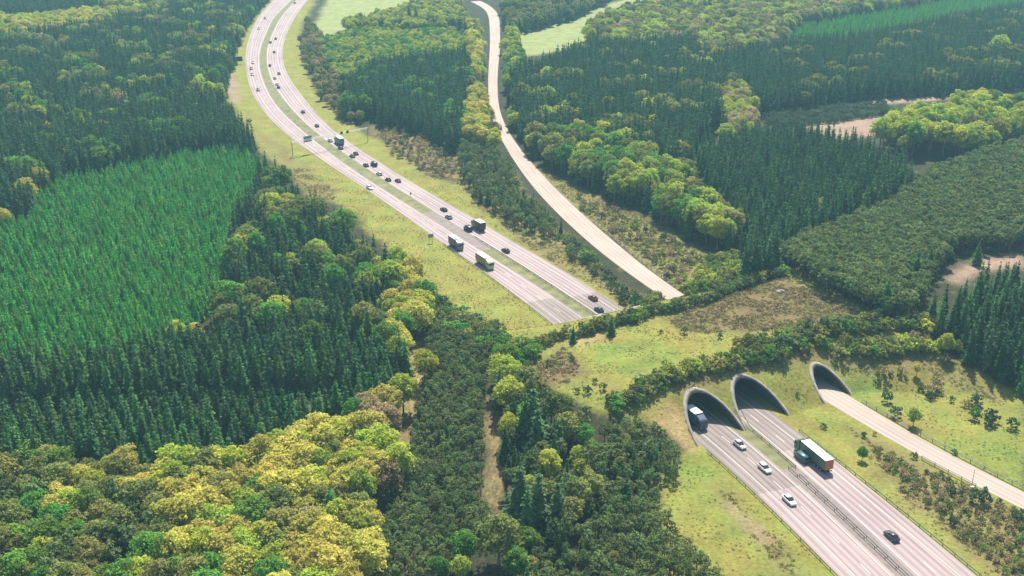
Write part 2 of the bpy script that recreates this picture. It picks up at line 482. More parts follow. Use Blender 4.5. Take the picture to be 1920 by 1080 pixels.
def cover_at(X, Y):
    Xw = X + wob(X, Y, 1.0, 0.13, 0.3) + wob(X, Y, 0.35, 0.9, 1.1); Yw = Y + wob(Y, X, 1.0, 0.12, 2.0) + wob(Y, X, 0.35, 0.8, 0.4)
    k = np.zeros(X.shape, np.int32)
    for kk, poly in COVER_W:
        b = poly.min(0), poly.max(0)
        m = (Xw >= b[0][0]) & (Xw <= b[1][0]) & (Yw >= b[0][1]) & (Yw <= b[1][1])
        if m.any():
            idx = np.nonzero(m)
            ins = in_poly(Xw[idx], Yw[idx], poly)
            k[idx[0][ins]] = kk
    return k

def ground_mat():
    m, nt, b = new_mat('ground_cover'); N = nt.nodes; Lk = nt.links.new
    b.inputs['Roughness'].default_value = 0.95; b.inputs['Specular IOR Level'].default_value = 0.1
    at = N.new('ShaderNodeVertexColor'); at.layer_name = 'cover'
    geo = N.new('ShaderNodeNewGeometry')
    def noise(sc, det, rough=0.6):
        n = N.new('ShaderNodeTexNoise'); n.inputs['Scale'].default_value = sc; n.inputs['Detail'].default_value = det; n.inputs['Roughness'].default_value = rough
        Lk(geo.outputs['Position'], n.inputs['Vector']); return n.outputs['Fac']
    def mr(src, a, b_, lo, hi):
        x = N.new('ShaderNodeMapRange'); x.inputs['From Min'].default_value = a; x.inputs['From Max'].default_value = b_
        x.inputs['To Min'].default_value = lo; x.inputs['To Max'].default_value = hi; Lk(src, x.inputs['Value']); return x.outputs[0]
    hsv = N.new('ShaderNodeHueSaturation'); Lk(at.outputs['Color'], hsv.inputs['Color'])
    Lk(mr(noise(0.09, 6), 0.3, 0.7, 0.455, 0.525), hsv.inputs['Hue'])
    mm = N.new('ShaderNodeMath'); mm.operation = 'MULTIPLY'
    Lk(mr(noise(0.9, 8, 0.7), 0.25, 0.75, 0.6, 1.4), mm.inputs[0]); Lk(mr(noise(0.12, 5), 0.3, 0.7, 0.8, 1.2), mm.inputs[1])
    Lk(mm.outputs[0], hsv.inputs['Value'])
    # patches of dry and worn ground
    mix = N.new('ShaderNodeMix'); mix.data_type = 'RGBA'
    Lk(hsv.outputs[0], mix.inputs[6]); mix.inputs[7].default_value = (0.20, 0.165, 0.07, 1)
    Lk(mr(noise(0.22, 7, 0.65), 0.56, 0.74, 0.0, 0.5), mix.inputs[0])
    Lk(mix.outputs[2], b.inputs['Base Color'])
    bp = N.new('ShaderNodeBump'); bp.inputs['Strength'].default_value = 0.7; bp.inputs['Distance'].default_value = 0.5
    Lk(noise(1.4, 6, 0.7), bp.inputs['Height']); Lk(bp.outputs[0], b.inputs['Normal'])
    return m
MAT['ground'] = ground_mat()
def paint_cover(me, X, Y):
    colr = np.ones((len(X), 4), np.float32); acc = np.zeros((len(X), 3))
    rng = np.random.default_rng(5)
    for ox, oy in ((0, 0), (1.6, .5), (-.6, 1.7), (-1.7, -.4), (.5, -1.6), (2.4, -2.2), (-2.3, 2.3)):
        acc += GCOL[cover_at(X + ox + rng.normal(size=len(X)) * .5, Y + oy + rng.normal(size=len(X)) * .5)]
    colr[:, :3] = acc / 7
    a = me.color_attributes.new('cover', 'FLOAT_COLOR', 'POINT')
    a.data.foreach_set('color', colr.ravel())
# fan-shaped grid, finer near the viewer, plus far margins to the horizon
rows = np.exp(np.arange(math.log(120), math.log(1500), 0.0055)); rows = np.concatenate([[-3500, -400, 60], rows, [1900, 2600, 4200]])
cols = np.linspace(-0.72, 0.72, 420); cols = np.concatenate([[-9, -3, -1.4], cols, [1.4, 3, 9]])
V = []; 
YY, TT = np.meshgrid(rows, cols, indexing='ij')
XX = TT * np.maximum(YY, 420 * (YY < 120) + YY * (YY >= 120)); XX = np.where(YY < 120, TT * 420, XX); XX = np.where(np.abs(TT) > 1, np.sign(XX) * np.minimum(np.abs(TT) * np.maximum(np.abs(YY), 400), 3800 * np.abs(TT) / 9 + 200), XX)
XX = np.where(np.abs(TT) >= 9, np.sign(TT) * 4200, XX); XX = np.where(np.abs(TT) == 3, np.sign(TT) * np.maximum(3600, 0), XX); XX = np.where(np.abs(TT) == 1.4, np.sign(TT) * 3400, XX)
nr_, nc_ = XX.shape
V = np.stack([XX.ravel(), YY.ravel(), np.full(XX.size, -0.06)], 1)
i0 = (np.arange(nr_ - 1)[:, None] * nc_ + np.arange(nc_ - 1)[None]).ravel()
F = np.stack([i0, i0 + 1, i0 + nc_ + 1, i0 + nc_], 1)
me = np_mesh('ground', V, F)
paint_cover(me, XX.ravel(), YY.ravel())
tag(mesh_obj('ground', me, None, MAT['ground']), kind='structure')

# the banks and the top of the wildlife overpass, with the tunnel mouths cut out
lat = np.arange(62, 345, 0.6); dd_ = np.arange(120, 372, 0.6)
LA, DD = np.meshgrid(lat, dd_, indexing='ij')
ZZ = bank_z(LA, DD)
BASEZ = ZZ.copy()
open_ = np.zeros(LA.shape, bool)
def tube_z(t, a, h):
    return h * np.sqrt(np.clip(1 - (t / a) ** 2, 0, 1))
for (cl_, a, h, d0, d1) in TUBES:
    tt = LA - cl_
    zc = tube_z(tt, a + 0.35, h + 0.35)
    open_ |= (np.abs(tt) < a + 0.35) & (BASEZ < zc) & (DD < 262)
    open_ |= (np.abs(tt) < a + 0.35) & (BASEZ < zc) & (DD >= 262)
ZZ[open_] = 0
wx = LA * NX + DD * RX; wy = LA * NY + DD * RY
V = np.stack([wx.ravel(), wy.ravel(), ZZ.ravel() + 0.0], 1)
nl_, nd_ = LA.shape
i0 = (np.arange(nl_ - 1)[:, None] * nd_ + np.arange(nd_ - 1)[None]).ravel()
F = np.stack([i0, i0 + nd_, i0 + nd_ + 1, i0 + 1], 1)
of = open_.ravel()[F]; zf = ZZ.ravel()[F]
keep = ~((of.any(1)) & (~of.all(1)) & (zf.max(1) - zf.min(1) > 0.5))
me = np_mesh('overpass_bank', V, F[keep], smooth=True)
paint_cover(me, wx.ravel(), wy.ravel())
tag(mesh_obj('overpass_bank', me, None, MAT['ground']), kind='structure')

# tunnels: concrete collar and lining
def tunnel(label, cl_, a, h, d0, d1):
    root = empty('tunnel', (cl_ * NX + d0 * RX, cl_ * NY + d0 * RY, 0))
    tag(root, label, 'tunnel', 'road tunnels under the wildlife overpass')
    inv = Vector(root.location)
    def P(t, d, z): return (cl_ * NX + d * RX + t * NX - inv.x, cl_ * NY + d * RY + t * NY - inv.y, z)
    def mouth_d(t, z):
        # where the bank surface meets this height (near side)
        ds = np.arange(d0 - 6, 262, 0.1)
        zz = bank_z(np.full(ds.shape, cl_ + t), ds)
        i = np.argmax(zz >= max(z, 0.02)); return ds[i]
    def far_d(t, z):
        ds = np.arange(330, 262, -0.1)
        zz = bank_z(np.full(ds.shape, cl_ + t), ds)
        i = np.argmax(zz >= max(z, 0.02)); return ds[i]
    n = 56
    ths = [math.pi * i / n for i in range(n + 1)]
    def collar(fd, sg):
        V = []; F = []
        ring = []
        for th in ths:
            ct, stt = math.cos(th), math.sin(th)
            ti, zi = a * ct, h * stt
            to, zo = (a + 0.6) * ct, (h + 0.6) * stt
            di, do = fd(ti * 0.999, zi), fd(to, zo)
            ring.append((ti, zi, di, to, zo, do))
        D = np.array(ring)
        for col_ in (2, 5):
            x = D[:, col_]; x[:] = np.convolve(np.pad(x, 2, mode='edge'), np.ones(5) / 5, 'valid')
        for ti, zi, di, to, zo, do in D:
            e = -sg * 0.45
            V += [P(ti, di + e, zi), P(to, do + e, zo + 0.15), P(to, do + sg * 1.6, zo + 0.0), P(ti, di + sg * 1.2, zi)]
        for i in range(n):
            b0, b1 = 4 * i, 4 * i + 4
            for k in range(4): F.append((b0 + k, b0 + (k + 1) % 4, b1 + (k + 1) % 4, b1 + k))
        return V, F, D
    V, F, D = collar(mouth_d, 1)
    mesh_obj('collar', np_mesh('collar', V, F, True), root, MAT['concrete'])
    V2, F2, D2 = collar(far_d, -1)
    mesh_obj('collar', np_mesh('collar', V2, F2, True), root, MAT['concrete'])
    V = []; F = []
    seg = 24
    for i, th in enumerate(ths):
        ti, zi = a * math.cos(th), h * math.sin(th)
        for k in range(seg + 1):
            d = D[i, 2] + 0.6 + (D2[i, 2] - D[i, 2] - 1.2) * k / seg
            V.append(P(ti, d, zi))
    for i in range(n):
        for k in range(seg):
            q = i * (seg + 1) + k; F.append((q, q + 1, q + seg + 2, q + seg + 1))
    mesh_obj('lining', np_mesh('lining', V, F, True), root, MAT['lining'])
    return root
tunnel('leftmost tunnel mouth, with a truck driving out of it', *TUBES[0])
tunnel('middle tunnel mouth, over the carriageway that carries the long semi-trailer', *TUBES[1])
tunnel('smallest tunnel mouth, over the pale narrow side road', *TUBES[2])

# ------------------------------------------------------------------ trees: models
def rot_quads(C, Nrm, su, sv, rng):
    """a quad round each centre C facing Nrm, random spin"""
    n = len(C)
    Nrm = Nrm / np.maximum(1e-6, np.linalg.norm(Nrm, axis=1))[:, None]
    r = rng.normal(size=(n, 3)); u = np.cross(Nrm, r); u /= np.maximum(1e-6, np.linalg.norm(u, axis=1))[:, None]
    v = np.cross(Nrm, u)
    su = np.broadcast_to(su, (n,))[:, None]; sv = np.broadcast_to(sv, (n,))[:, None]
    k = rng.uniform(0.55, 1.0, (n, 4, 1))
    P = np.stack([C - u * su - v * sv, C + u * su - v * sv, C + u * su + v * sv, C - u * su + v * sv], 1)
    P = C[:, None, :] + (P - C[:, None, :]) * k
    return P.reshape(-1, 3)
def tube(p0, p1, r0, r1, n=6):
    p0 = np.array(p0, float); p1 = np.array(p1, float); d = p1 - p0; d /= np.linalg.norm(d)
    a = np.cross(d, [0.3, 0.9, 0.2]); a /= np.linalg.norm(a); b = np.cross(d, a)
    th = np.arange(n) * 2 * math.pi / n
    ring = np.cos(th)[:, None] * a + np.sin(th)[:, None] * b
    A = p0 + ring * r0; B = p1 + ring * r1
    out = []
    for i in range(n):
        j = (i + 1) % n; out += [A[i], A[j], B[j], B[i]]
    return np.array(out)
def conifer(h, R, seed, whorls=15, per=9, base=0.12, power=0.85, droop=0.25, tilt=0.5, core=0.5):
    rng = np.random.default_rng(seed)
    C = []; N = []; SU = []; SV = []
    for i in range(whorls):
        f = (i + rng.uniform(-.3, .3)) / whorls
        f = min(max(f, 0), 0.985)
        z = h * (base + (1 - base) * f)
        r = R * (1 - f) ** power * rng.uniform(0.82, 1.12) + 0.05 * R
        m = max(4, int(per * (0.45 + 0.55 * (1 - f))))
        a0 = rng.uniform(0, 6.28)
        for j in range(m):
            a = a0 + (j + rng.uniform(-.3, .3)) * 6.283 / m
            L = r * rng.uniform(0.7, 1.15)
            o = np.array([math.cos(a), math.sin(a), 0])
            for t, s in ((0.3, .30), (0.62, .30), (0.92, .22)):
                C.append(o * L * t + [0, 0, z - droop * L * t * t * 1.3 + rng.uniform(-.05, .05) * h / whorls])
                N.append(o * tilt + [0, 0, 1] + rng.normal(size=3) * 0.45)
                SU.append(max(0.10 * R, L * s) * rng.uniform(.8, 1.2)); SV.append(max(0.08 * R, L * s * .7) * rng.uniform(.8, 1.2))
    # needles close round the stem: the dense inside of the crown
    zz = rng.uniform(0.05, 0.93, 90); aa = rng.uniform(0, 6.283, 90); ri = R * core * (1 - zz) ** power
    for z_, a_, r_ in zip(zz, aa, ri):
        o = np.array([math.cos(a_), math.sin(a_), 0])
        C.append(o * r_ + [0, 0, h * (base * .5 + (1 - base) * z_)]); N.append(o + [0, 0, .45] + rng.normal(size=3) * .25)
        SU.append(0.30 * R * (1.05 - z_)); SV.append(0.30 * R * (1.05 - z_) + .015 * h)
    # leader
    for q in range(4):
        C.append([0, 0, h * (0.955 + 0.015 * q)]); N.append(np.array([rng.normal(), rng.normal(), 0.15])); SU.append(0.07 * R); SV.append(0.025 * h)
    crown = rot_quads(np.array(C), np.array(N), np.array(SU), np.array(SV), rng)
    trunk = tube((0, 0, -0.3), (0, 0, h * 0.93), 0.016 * h, 0.003 * h)
    return crown, trunk
def lobed(h, R, seed, lobes=26, leaves=60, leaf=0.42, cz=0.62, vz=0.40, flat_top=0.0, trunk_to=0.7, limbs=6, gap=0.15):
    rng = np.random.default_rng(seed)
    centre = np.array([0, 0, h * cz])
    C = []; N = []; SU = []
    cen = []
    for i in range(lobes):
        # lobes spread over the ellipsoid, golden-angle with jitter, sunk to different depths
        u = 1 - 1.75 * (i + 0.5) / lobes
        a = i * 2.399963 + rng.uniform(-.4, .4)
        s = math.sqrt(max(0, 1 - u * u))
        d = np.array([s * math.cos(a), s * math.sin(a), u])
        dep = rng.uniform(0.55, 0.86)
        c = centre + d * np.array([R, R, h * vz]) * dep
        lr = R * rng.uniform(0.26, 0.42)
        cen.append(c)
        m = int(leaves * rng.uniform(1 - gap * 2, 1.1))
        dirs = rng.normal(size=(m, 3)); dirs /= np.linalg.norm(dirs, axis=1)[:, None]
        dirs[:, 2] = np.where(dirs[:, 2] < -0.35, -dirs[:, 2], dirs[:, 2])
        rr = lr * rng.uniform(0.6, 1.12, (m, 1))
        p = c + dirs * rr * np.array([1, 1, 0.8])
        C.append(p); N.append(dirs * 0.7 + np.array([0, 0, 0.35]) + rng.normal(size=(m, 3)) * 0.55)
        SU.append(leaf * rng.uniform(.6, 1.3, m))
    C = np.concatenate(C); N = np.concatenate(N); SU = np.concatenate(SU)
    crown = rot_quads(C, N, SU, SU * 0.75, rng)
    T = [tube((0, 0, -0.3), (0, 0, h * trunk_to), 0.022 * h, 0.010 * h)]
    for i in range(limbs):
        c = cen[(i * 5 + 1) % lobes]; z0 = h * rng.uniform(0.25, trunk_to * .9)
        T.append(tube((0, 0, z0), c, 0.009 * h, 0.003 * h, 5))
    return crown, np.concatenate(T)

def quad_mesh(name, arrs, mats):
    V = np.concatenate(arrs); F = np.arange(len(V)).reshape(-1, 4)
    me = np_mesh(name, V, F)
    for m in mats: me.materials.append(m)
    if len(arrs) > 1:
        mi = np.concatenate([np.full(len(a) // 4, i, np.int32) for i, a in enumerate(arrs)])
        me.polygons.foreach_set('material_index', mi)
    return me

KIND = {   # kind: nominal height, builders, bark, colours
    'spruce_tree': (15.0, [lambda s=s: conifer(15, 2.6 + 0.3 * (s % 3), 100 + s, 13, 10, 0.1, 0.70, 0.32, 0.45) for s in range(4)], 'bark', ['spruce', 'spruce_green']),
    'larch_tree': (7.0, [lambda s=s: conifer(7, 1.65 + 0.2 * (s % 3), 200 + s, 8, 8, 0.06, 0.75, 0.12, 0.45) for s in range(4)], 'bark', ['larch']),
    'pine_tree': (8.0, [lambda s=s: lobed(8, 1.75 + 0.2 * (s % 3), 300 + s, 13, 26, 0.26, 0.66, 0.33, trunk_to=0.75, limbs=4) for s in range(4)], 'bark', ['pine']),
    'broadleaf_tree': (13.0, [lambda s=s: lobed(13, 3.9 + 0.35 * (s % 3), 400 + s, 26 + 2 * s, 100, 0.30, 0.58, 0.40) for s in range(4)], 'bark_pale', ['oak', 'lime', 'green', 'olive', 'bud']),
    'shrub': (3.0, [lambda s=s: lobed(3, 1.45 + 0.15 * (s % 3), 500 + s, 10, 26, 0.24, 0.5, 0.45, trunk_to=0.5, limbs=3) for s in range(3)], 'bark', ['shrub', 'green', 'lime', 'olive', 'bud']),
}
PROTO = {}
for kind, (h0, builders, bark, colours) in KIND.items():
    for vi, bd in enumerate(builders):
        crown, trunk = bd()
        tm = quad_mesh('trunk', [trunk], [MAT[bark]])
        for c in colours:
            PROTO[kind, c, vi] = (quad_mesh('crown', [crown], [LEAF[c]]), tm, quad_mesh(kind, [crown, trunk], [LEAF[c], MAT[bark]]))

# ------------------------------------------------------------------ trees: where each wood stands
def st(key, where, mix, sp, hh, poly, q=0.7):
    return dict(key=key, where=where, mix=mix, sp=sp, hh=hh, poly=wpoly(poly, (hh[0] + hh[1]) / 2, q))
SPR, SG, LA_, PI_ = ('spruce_tree', 'spruce'), ('spruce_tree', 'spruce_green'), ('larch_tree', 'larch'), ('pine_tree', 'pine')
OAK, LIME, GRN, OLV, BUD = [('broadleaf_tree', c) for c in ('oak', 'lime', 'green', 'olive', 'bud')]
SHD, SHG, SHL, SHO, SHB = [('shrub', c) for c in ('shrub', 'green', 'lime', 'olive', 'bud')]
NONE = None
def bandpoly(mid, wd):
    up = [(la, d + wd / 2) for la, d in mid]; dn = [(la, d - wd / 2) for la, d in mid]
    return np.array([(la * NX + d * RX, la * NY + d * RY) for la, d in up + dn[::-1]])
STANDS = [
    st('gap', '', NONE, 3, (0, 0), [(-30, 772), (640, 738), (658, 786), (-30, 815)]),
    st('gap', '', NONE, 3, (0, 0), [(904, 735), (934, 735), (942, 860), (950, 965), (912, 975), (908, 860)]),
    st('gap', '', NONE, 3, (0, 0), [(773, 640), (796, 640), (795, 720), (771, 830), (735, 920), (698, 1000), (678, 995), (718, 905), (748, 818), (768, 720)]),
    st('larch', 'in the bright green plantation left of the motorway', [(LA_, 1)], 2.75, (5.6, 7.8),
       [(200, 312), (330, 285), (440, 272), (492, 300), (482, 372), (440, 430), (425, 490), (395, 560), (350, 612), (200, 655), (-30, 672), (-30, 395), (60, 400), (70, 360), (120, 330)]),
    st('block', 'in the dark even-aged block between the bright plantation and the yellow oaks', [(SPR, .5), (SG, .5)], 3.7, (11.5, 14.5),
       [(-30, 664), (200, 650), (350, 608), (520, 618), (700, 622), (765, 650), (772, 700), (720, 722), (650, 745), (560, 795), (440, 850), (300, 850), (-30, 838)]),
    st('mixed', 'in the mixed wood between the bright plantation and the motorway verge', [(SPR, .74), (PI_, .08), (GRN, .08), (LIME, .05), (OLV, .05)], 4.2, (9, 16),
       [(480, 372), (500, 300), (540, 345), (600, 385), (660, 420), (705, 460), (735, 500), (725, 570), (720, 640), (380, 640), (395, 560), (425, 490), (440, 430)]),
    st('strip', 'in the yellow strip along the edge of the left wood', [(LIME, .35), (OAK, .55), (GRN, .1)], 5.4, (10, 13),
       [(735, 490), (765, 495), (800, 550), (800, 640), (785, 715), (725, 720), (715, 640), (725, 560)]),
    st('oaks', 'in the yellow wood at the lower left', [(OAK, .50), (LIME, .17), (OLV, .17), (GRN, .09), (BUD, .05)], 4.5, (11, 14.5),
       [(300, 880), (370, 840), (440, 850), (560, 805), (650, 770), (700, 730), (760, 735), (765, 790), (745, 850), (715, 930), (690, 1000), (665, 1110), (330, 1110), (315, 980)]),
    st('corner', 'in the green wood in the lower left corner', [(PI_, .26), (OLV, .34), (GRN, .20), (LIME, .10), (OAK, .10)], 4.4, (9, 13),
       [(-30, 842), (300, 848), (370, 840), (315, 960), (335, 1110), (-30, 1110)]),
    st('scrub_edge', 'on the corner of the wood by the far hedge of the overpass', [(SHD, .4), (SHO, .3), (SHG, .3)], 2.8, (3, 5),
       [(800, 555), (830, 560), (880, 590), (960, 630), (1010, 645), (1005, 665), (930, 665), (860, 625), (805, 610)]),
    st('central', 'in the dark strip of young pines between the two sandy rides', [(PI_, .93), (OLV, .03), (SPR, .03)], 2.2, (4.2, 5.8),
       [(805, 605), (830, 602), (900, 640), (918, 660), (912, 760), (912, 900), (922, 960), (890, 1000), (740, 1110), (655, 1110), (700, 1000), (735, 920), (765, 830), (785, 720), (792, 650)]),
    st('tongue', 'in the mixed wood between the sandy ride and the overpass', [(SPR, .28), (PI_, .26), (LIME, .18), (OLV, .2), (GRN, .08)], 4.0, (7, 12.5),
       [(925, 660), (990, 665), (1010, 705), (1050, 745), (1120, 795), (1120, 860), (1080, 1000), (955, 995), (935, 900), (932, 740)]),
    st('lower_pine', 'among the young pines left of the tunnel mouths', [(PI_, .92), (OLV, .05), (SG, .03)], 2.7, (5.5, 7.5),
       [(1120, 795), (1180, 785), (1225, 800), (1280, 840), (1282, 862), (1260, 885), (1222, 892), (1240, 940), (1290, 1000), (1370, 1085), (1390, 1115), (985, 1115), (985, 1010), (1080, 990), (1120, 860)]),
    st('bright_stand', 'in the bright stand beside the clearing at the right', [(LIME, .72), (GRN, .18), (OLV, .10)], 6.2, (10.5, 17),
       [(1655, 250), (1680, 215), (1830, 185), (1890, 190), (1930, 195), (1930, 250, .2), (1830, 300, 0), (1670, 292, 0)]),
    st('right_spruce', 'in the dark spruce wood right of the lime-green row', [(SPR, .85), (SG, .15)], 4.1, (12.5, 16),
       [(1310, 270), (1400, 240), (1500, 232), (1600, 255), (1700, 300), (1710, 335), (1600, 385), (1500, 425), (1445, 462), (1400, 482), (1395, 430), (1390, 400), (1320, 320)]),
    st('right_pine', 'in the grey-green pine wood right of the overpass', [(PI_, .94), (SPR, .03), (OLV, .02)], 2.7, (8.6, 10.4),
       [(1445, 460), (1500, 425), (1600, 385), (1700, 340), (1760, 310), (1930, 255), (1930, 440), (1800, 445), (1760, 490), (1740, 520), (1720, 590, .2), (1680, 610, .1), (1600, 580, .1), (1560, 555, .1), (1500, 515, .1)]),
    st('corner_spruce', 'in the dark spruce wood at the right edge', [(SPR, .7), (SG, .3)], 4.4, (10.5, 15.5),
       [(1755, 570), (1790, 535), (1860, 505), (1930, 495), (1930, 780, 0), (1870, 715, 0), (1800, 655, 0), (1760, 640, 0)]),
    st('lime_row', 'in the wood along the right of the pale side road', [(GRN, .26), (SPR, .34), (OLV, .16), (LIME, .24)], 5, (11, 15),
       [(990, 245), (1050, 240), (1110, 245), (1200, 270), (1290, 320), (1390, 410), (1395, 450, .2), (1340, 475, .1), (1290, 440, .1), (1200, 400, 0), (1100, 350, 0), (1000, 300, .1)]),
    st('column', 'in the light column of leafy trees between the dark spruces', [(LIME, .7), (BUD, .3)], 5.5, (11, 14),
       [(1345, 170), (1400, 155), (1425, 250), (1420, 290), (1372, 295), (1365, 230)]),
    st('middle', 'in the large dark spruce wood beyond the lime-green row', [(SPR, .93), (LIME, .03), (OLV, .04)], 3.8, (14, 17),
       [(960, 130), (1080, 85), (1180, 75), (1300, 70), (1340, 115), (1350, 200), (1310, 245), (1290, 295), (1200, 268), (1110, 240), (985, 245), (965, 200)]),
    st('far_larch', 'in the bright green patch at the upper right', [(LA_, 1)], 3.0, (6, 8),
       [(1460, 75), (1500, 45), (1700, 12), (1860, -15), (1930, -25), (1930, 5), (1780, 30), (1650, 58), (1520, 82)]),
    st('upper_right', 'in the dark wood at the upper right', [(SPR, .93), (SG, .04), (OLV, .03)], 4.1, (13, 16),
       [(1300, 110), (1470, 75), (1650, 58), (1780, 30), (1930, 5), (1940, 165, 0), (1660, 185, 0), (1420, 222, 0), (1345, 235, .3)]),
    st('far_leafy', 'in the leafy wood at the top right', [(LIME, .3), (OLV, .34), (SPR, .22), (BUD, .14)], 5.5, (11, 15),
       [(1090, 60), (1130, 25), (1260, -10), (1400, -40), (1930, -60), (1860, -25), (1700, 12), (1500, 45), (1460, 80), (1300, 115), (1180, 80)]),
    st('between', 'in the dark spruce wood between the motorway and the side road', [(SPR, .95), (GRN, .05)], 3.6, (13, 16),
       [(640, 155), (700, 115), (870, 92), (885, 130), (872, 190), (862, 250), (850, 295, 0), (800, 258, 0), (720, 238, 0), (690, 222, 0), (645, 195)]),
    st('young', 'in the young pines between the motorway and the side road', [(PI_, .75), (SPR, .2), (OLV, .05)], 3.1, (5.5, 8),
       [(862, 255), (925, 268), (950, 300), (985, 350), (1030, 405), (1060, 440, .1), (1020, 455, 0), (960, 425, 0), (890, 375, 0), (862, 325, 0)]),
    st('light_young', 'in the light green young wood right of the motorway bend', [(GRN, .45), (LIME, .55)], 4.2, (6, 8),
       [(600, 70), (680, 50), (760, 55), (870, 50), (870, 92), (700, 115), (640, 140), (612, 115)]),
    st('avenue', 'in the leafy belt along the left of the side road', [(LIME, .45), (OAK, .35), (OLV, .2)], 5.5, (9, 12),
       [(870, 40), (897, 35), (905, 60), (904, 150), (908, 200), (928, 250), (925, 268), (865, 265), (862, 190), (885, 130)]),
    st('avenue_right', 'in the leafy belt along the right of the side road', [(LIME, .5), (GRN, .25), (SPR, .25)], 5, (9, 12),
       [(948, 50), (965, 50), (980, 80), (990, 230), (992, 290), (962, 240), (950, 150)]),
    st('heath_wood', 'in the low brownish wood right of the motorway bend', [(BUD, .4), (OLV, .35), (SPR, .25)], 5, (5, 7.5),
       [(575, 30), (600, 60), (640, 150), (650, 190), (690, 222), (640, 212), (600, 170), (580, 130), (565, 80)]),
    st('top_wood', 'in the wood beside the pale field at the top', [(LIME, .5), (OLV, .3), (SPR, .2)], 5.5, (9, 12),
       [(640, 40), (700, 28), (760, 8), (860, 0), (880, 40), (760, 52), (650, 52)]),
    st('top_dark', 'in the dark wood round the white farm houses at the top', [(SPR, .6), (OLV, .4)], 5, (11, 14),
       [(945, 40), (938, -10), (1000, -40), (1180, -40), (1130, -8), (1075, 20), (985, 42), (955, 48)]),
    st('upper_left', 'in the dark spruce wood above the bright plantation', [(SPR, .96), (GRN, .04)], 3.9, (14, 17),
       [(-30, 232), (60, 245), (150, 215), (270, 178), (410, 176), (440, 205), (490, 290), (500, 330), (480, 380), (440, 430), (-30, 440)]),
    st('far_left_yellow', 'in the pale leafy band at the top left', [(LIME, .5), (OAK, .35), (OLV, .15)], 6, (11, 14),
       [(-30, 30), (60, 30), (190, 15), (205, 35), (60, 58), (-30, 68)]),
    st('far_left_dark', 'in the dark wood in the top left corner', [(SPR, 1)], 4.5, (14, 17),
       [(-60, -60), (200, -60), (190, 15), (60, 30), (-30, 30)]),
    st('far_left', 'in the mixed wood at the upper left', [(SPR, .82), (PI_, .05), (GRN, .05), (LIME, .04), (BUD, .01), (OLV, .03)], 4.2, (11.5, 15.5),
       [(-60, 65), (190, 40), (300, 20), (400, -40), (560, -60), (520, -20), (455, 40), (435, 90), (415, 172), (270, 178), (150, 215), (60, 245), (-60, 235)]),
    st('far_top', 'in the hazy wood along the top edge', [(OLV, .4), (SPR, .3), (LIME, .3)], 6, (11, 14),
       [(190, -60), (420, -60), (400, -40), (300, 20), (190, 40)]),
    # the screens of bushes on the overpass and the scrub on the slopes
    dict(key='far_hedge', where='in the hedge along the far edge of the overpass', mix=[(SHD, .36), (SHG, .18), (SHO, .46)], sp=1.75, hh=(2.0, 3.8),
         poly=bandpoly([(108, 268), (129, 271), (150, 273.5), (163, 275), (196, 279.5), (238, 289.5)], 3.2)),
    dict(key='near_hedge', where='in the broad thicket behind the smallest tunnel mouth', mix=[(SHD, .14), (SHG, .14), (SHO, .54), (SHL, .18)], sp=2.1, hh=(2.4, 4.8),
         poly=bandpoly([(186, 243), (215, 244), (240, 241), (262, 233), (285, 222)], 6.5)),
    dict(key='near_hedge', where='in the screen of bushes above the tunnel mouths', mix=[(SHD, .12), (SHG, .16), (SHO, .54), (SHL, .18)], sp=2.0, hh=(2.2, 4.2),
         poly=bandpoly([(136, 230), (150, 235), (165, 237), (190, 237.5), (215, 236), (240, 230), (262, 220)], 5.6)),
    st('cap_scrub', 'in the scrub where the overpass meets the right-hand wood', [(SHG, .3), (SHO, .35), (SHL, .35)], 2.9, (2.5, 5.5),
       [(1280, 560, 0), (1330, 490, 0), (1420, 470, 0), (1445, 500, 0), (1380, 525, 0), (1300, 558, 0)]),
    st('side_scrub', 'in the scrub between the motorway and the side road', [(SHD, .5), (SHO, .25), (SHG, .15), (SHB, .1)], 3.4, (1.5, 4.5),
       [(1030, 440, 0), (1060, 445, 0), (1150, 520, 0), (1240, 570, 0), (1220, 580, 0), (1130, 530, 0), (1060, 480, 0)]),
    st('verge_scrub', 'in the scrub on the slope right of the side road', [(SHO, .4), (SHB, .3), (SHD, .15), (SHL, .15)], 3.6, (1.2, 3.2),
       [(1060, 365, 0), (1160, 400, 0), (1270, 450, 0), (1330, 490, 0), (1270, 545, 0), (1190, 470, 0), (1110, 405, 0)]),
    st('heath_scrub', 'in the low scrub on the heath right of the motorway', [(SHO, .4), (SHB, .35), (SHD, .25)], 3.4, (1.2, 2.6),
       [(700, 245, 0), (770, 240, 0), (840, 275, 0), (865, 310, 0), (840, 335, 0), (790, 320, 0), (730, 285, 0)]),
    st('slope_scrub', 'in the scrub between the carriageway and the lower side road', [(SHD, .18), (SHB, .40), (SHO, .32), (SHG, .10)], 2.0, (0.7, 2.0),
       [(1640, 840, 0), (1700, 850, 0), (1800, 905, 0), (1930, 965, 0), (1930, 1085, 0), (1890, 1085, 0), (1800, 1005, 0), (1720, 940, 0), (1660, 890, 0)]),
    st('bank_scrub', 'in the scrub on the bank at the right of the small tunnel', [(SHB, .45), (SHD, .35), (SHG, .2)], 4.2, (1.5, 4.5),
       [(1640, 690, 0), (1740, 705, 0), (1860, 770, 0), (1900, 800, 0), (1870, 815, 0), (1760, 745, 0), (1660, 725, 0)]),
    st('dark_band_fill', 'in the low bushes added to fill the dark band on the clearing at the upper right', [(SHD, 1)], 2.6, (1.8, 4.0),  # low dark bushes added to fill the dark band below the wood
       [(1420, 222, 0), (1480, 212, 0), (1660, 197, 0), (1680, 215, 0), (1560, 232, 0), (1450, 240, 0)]),
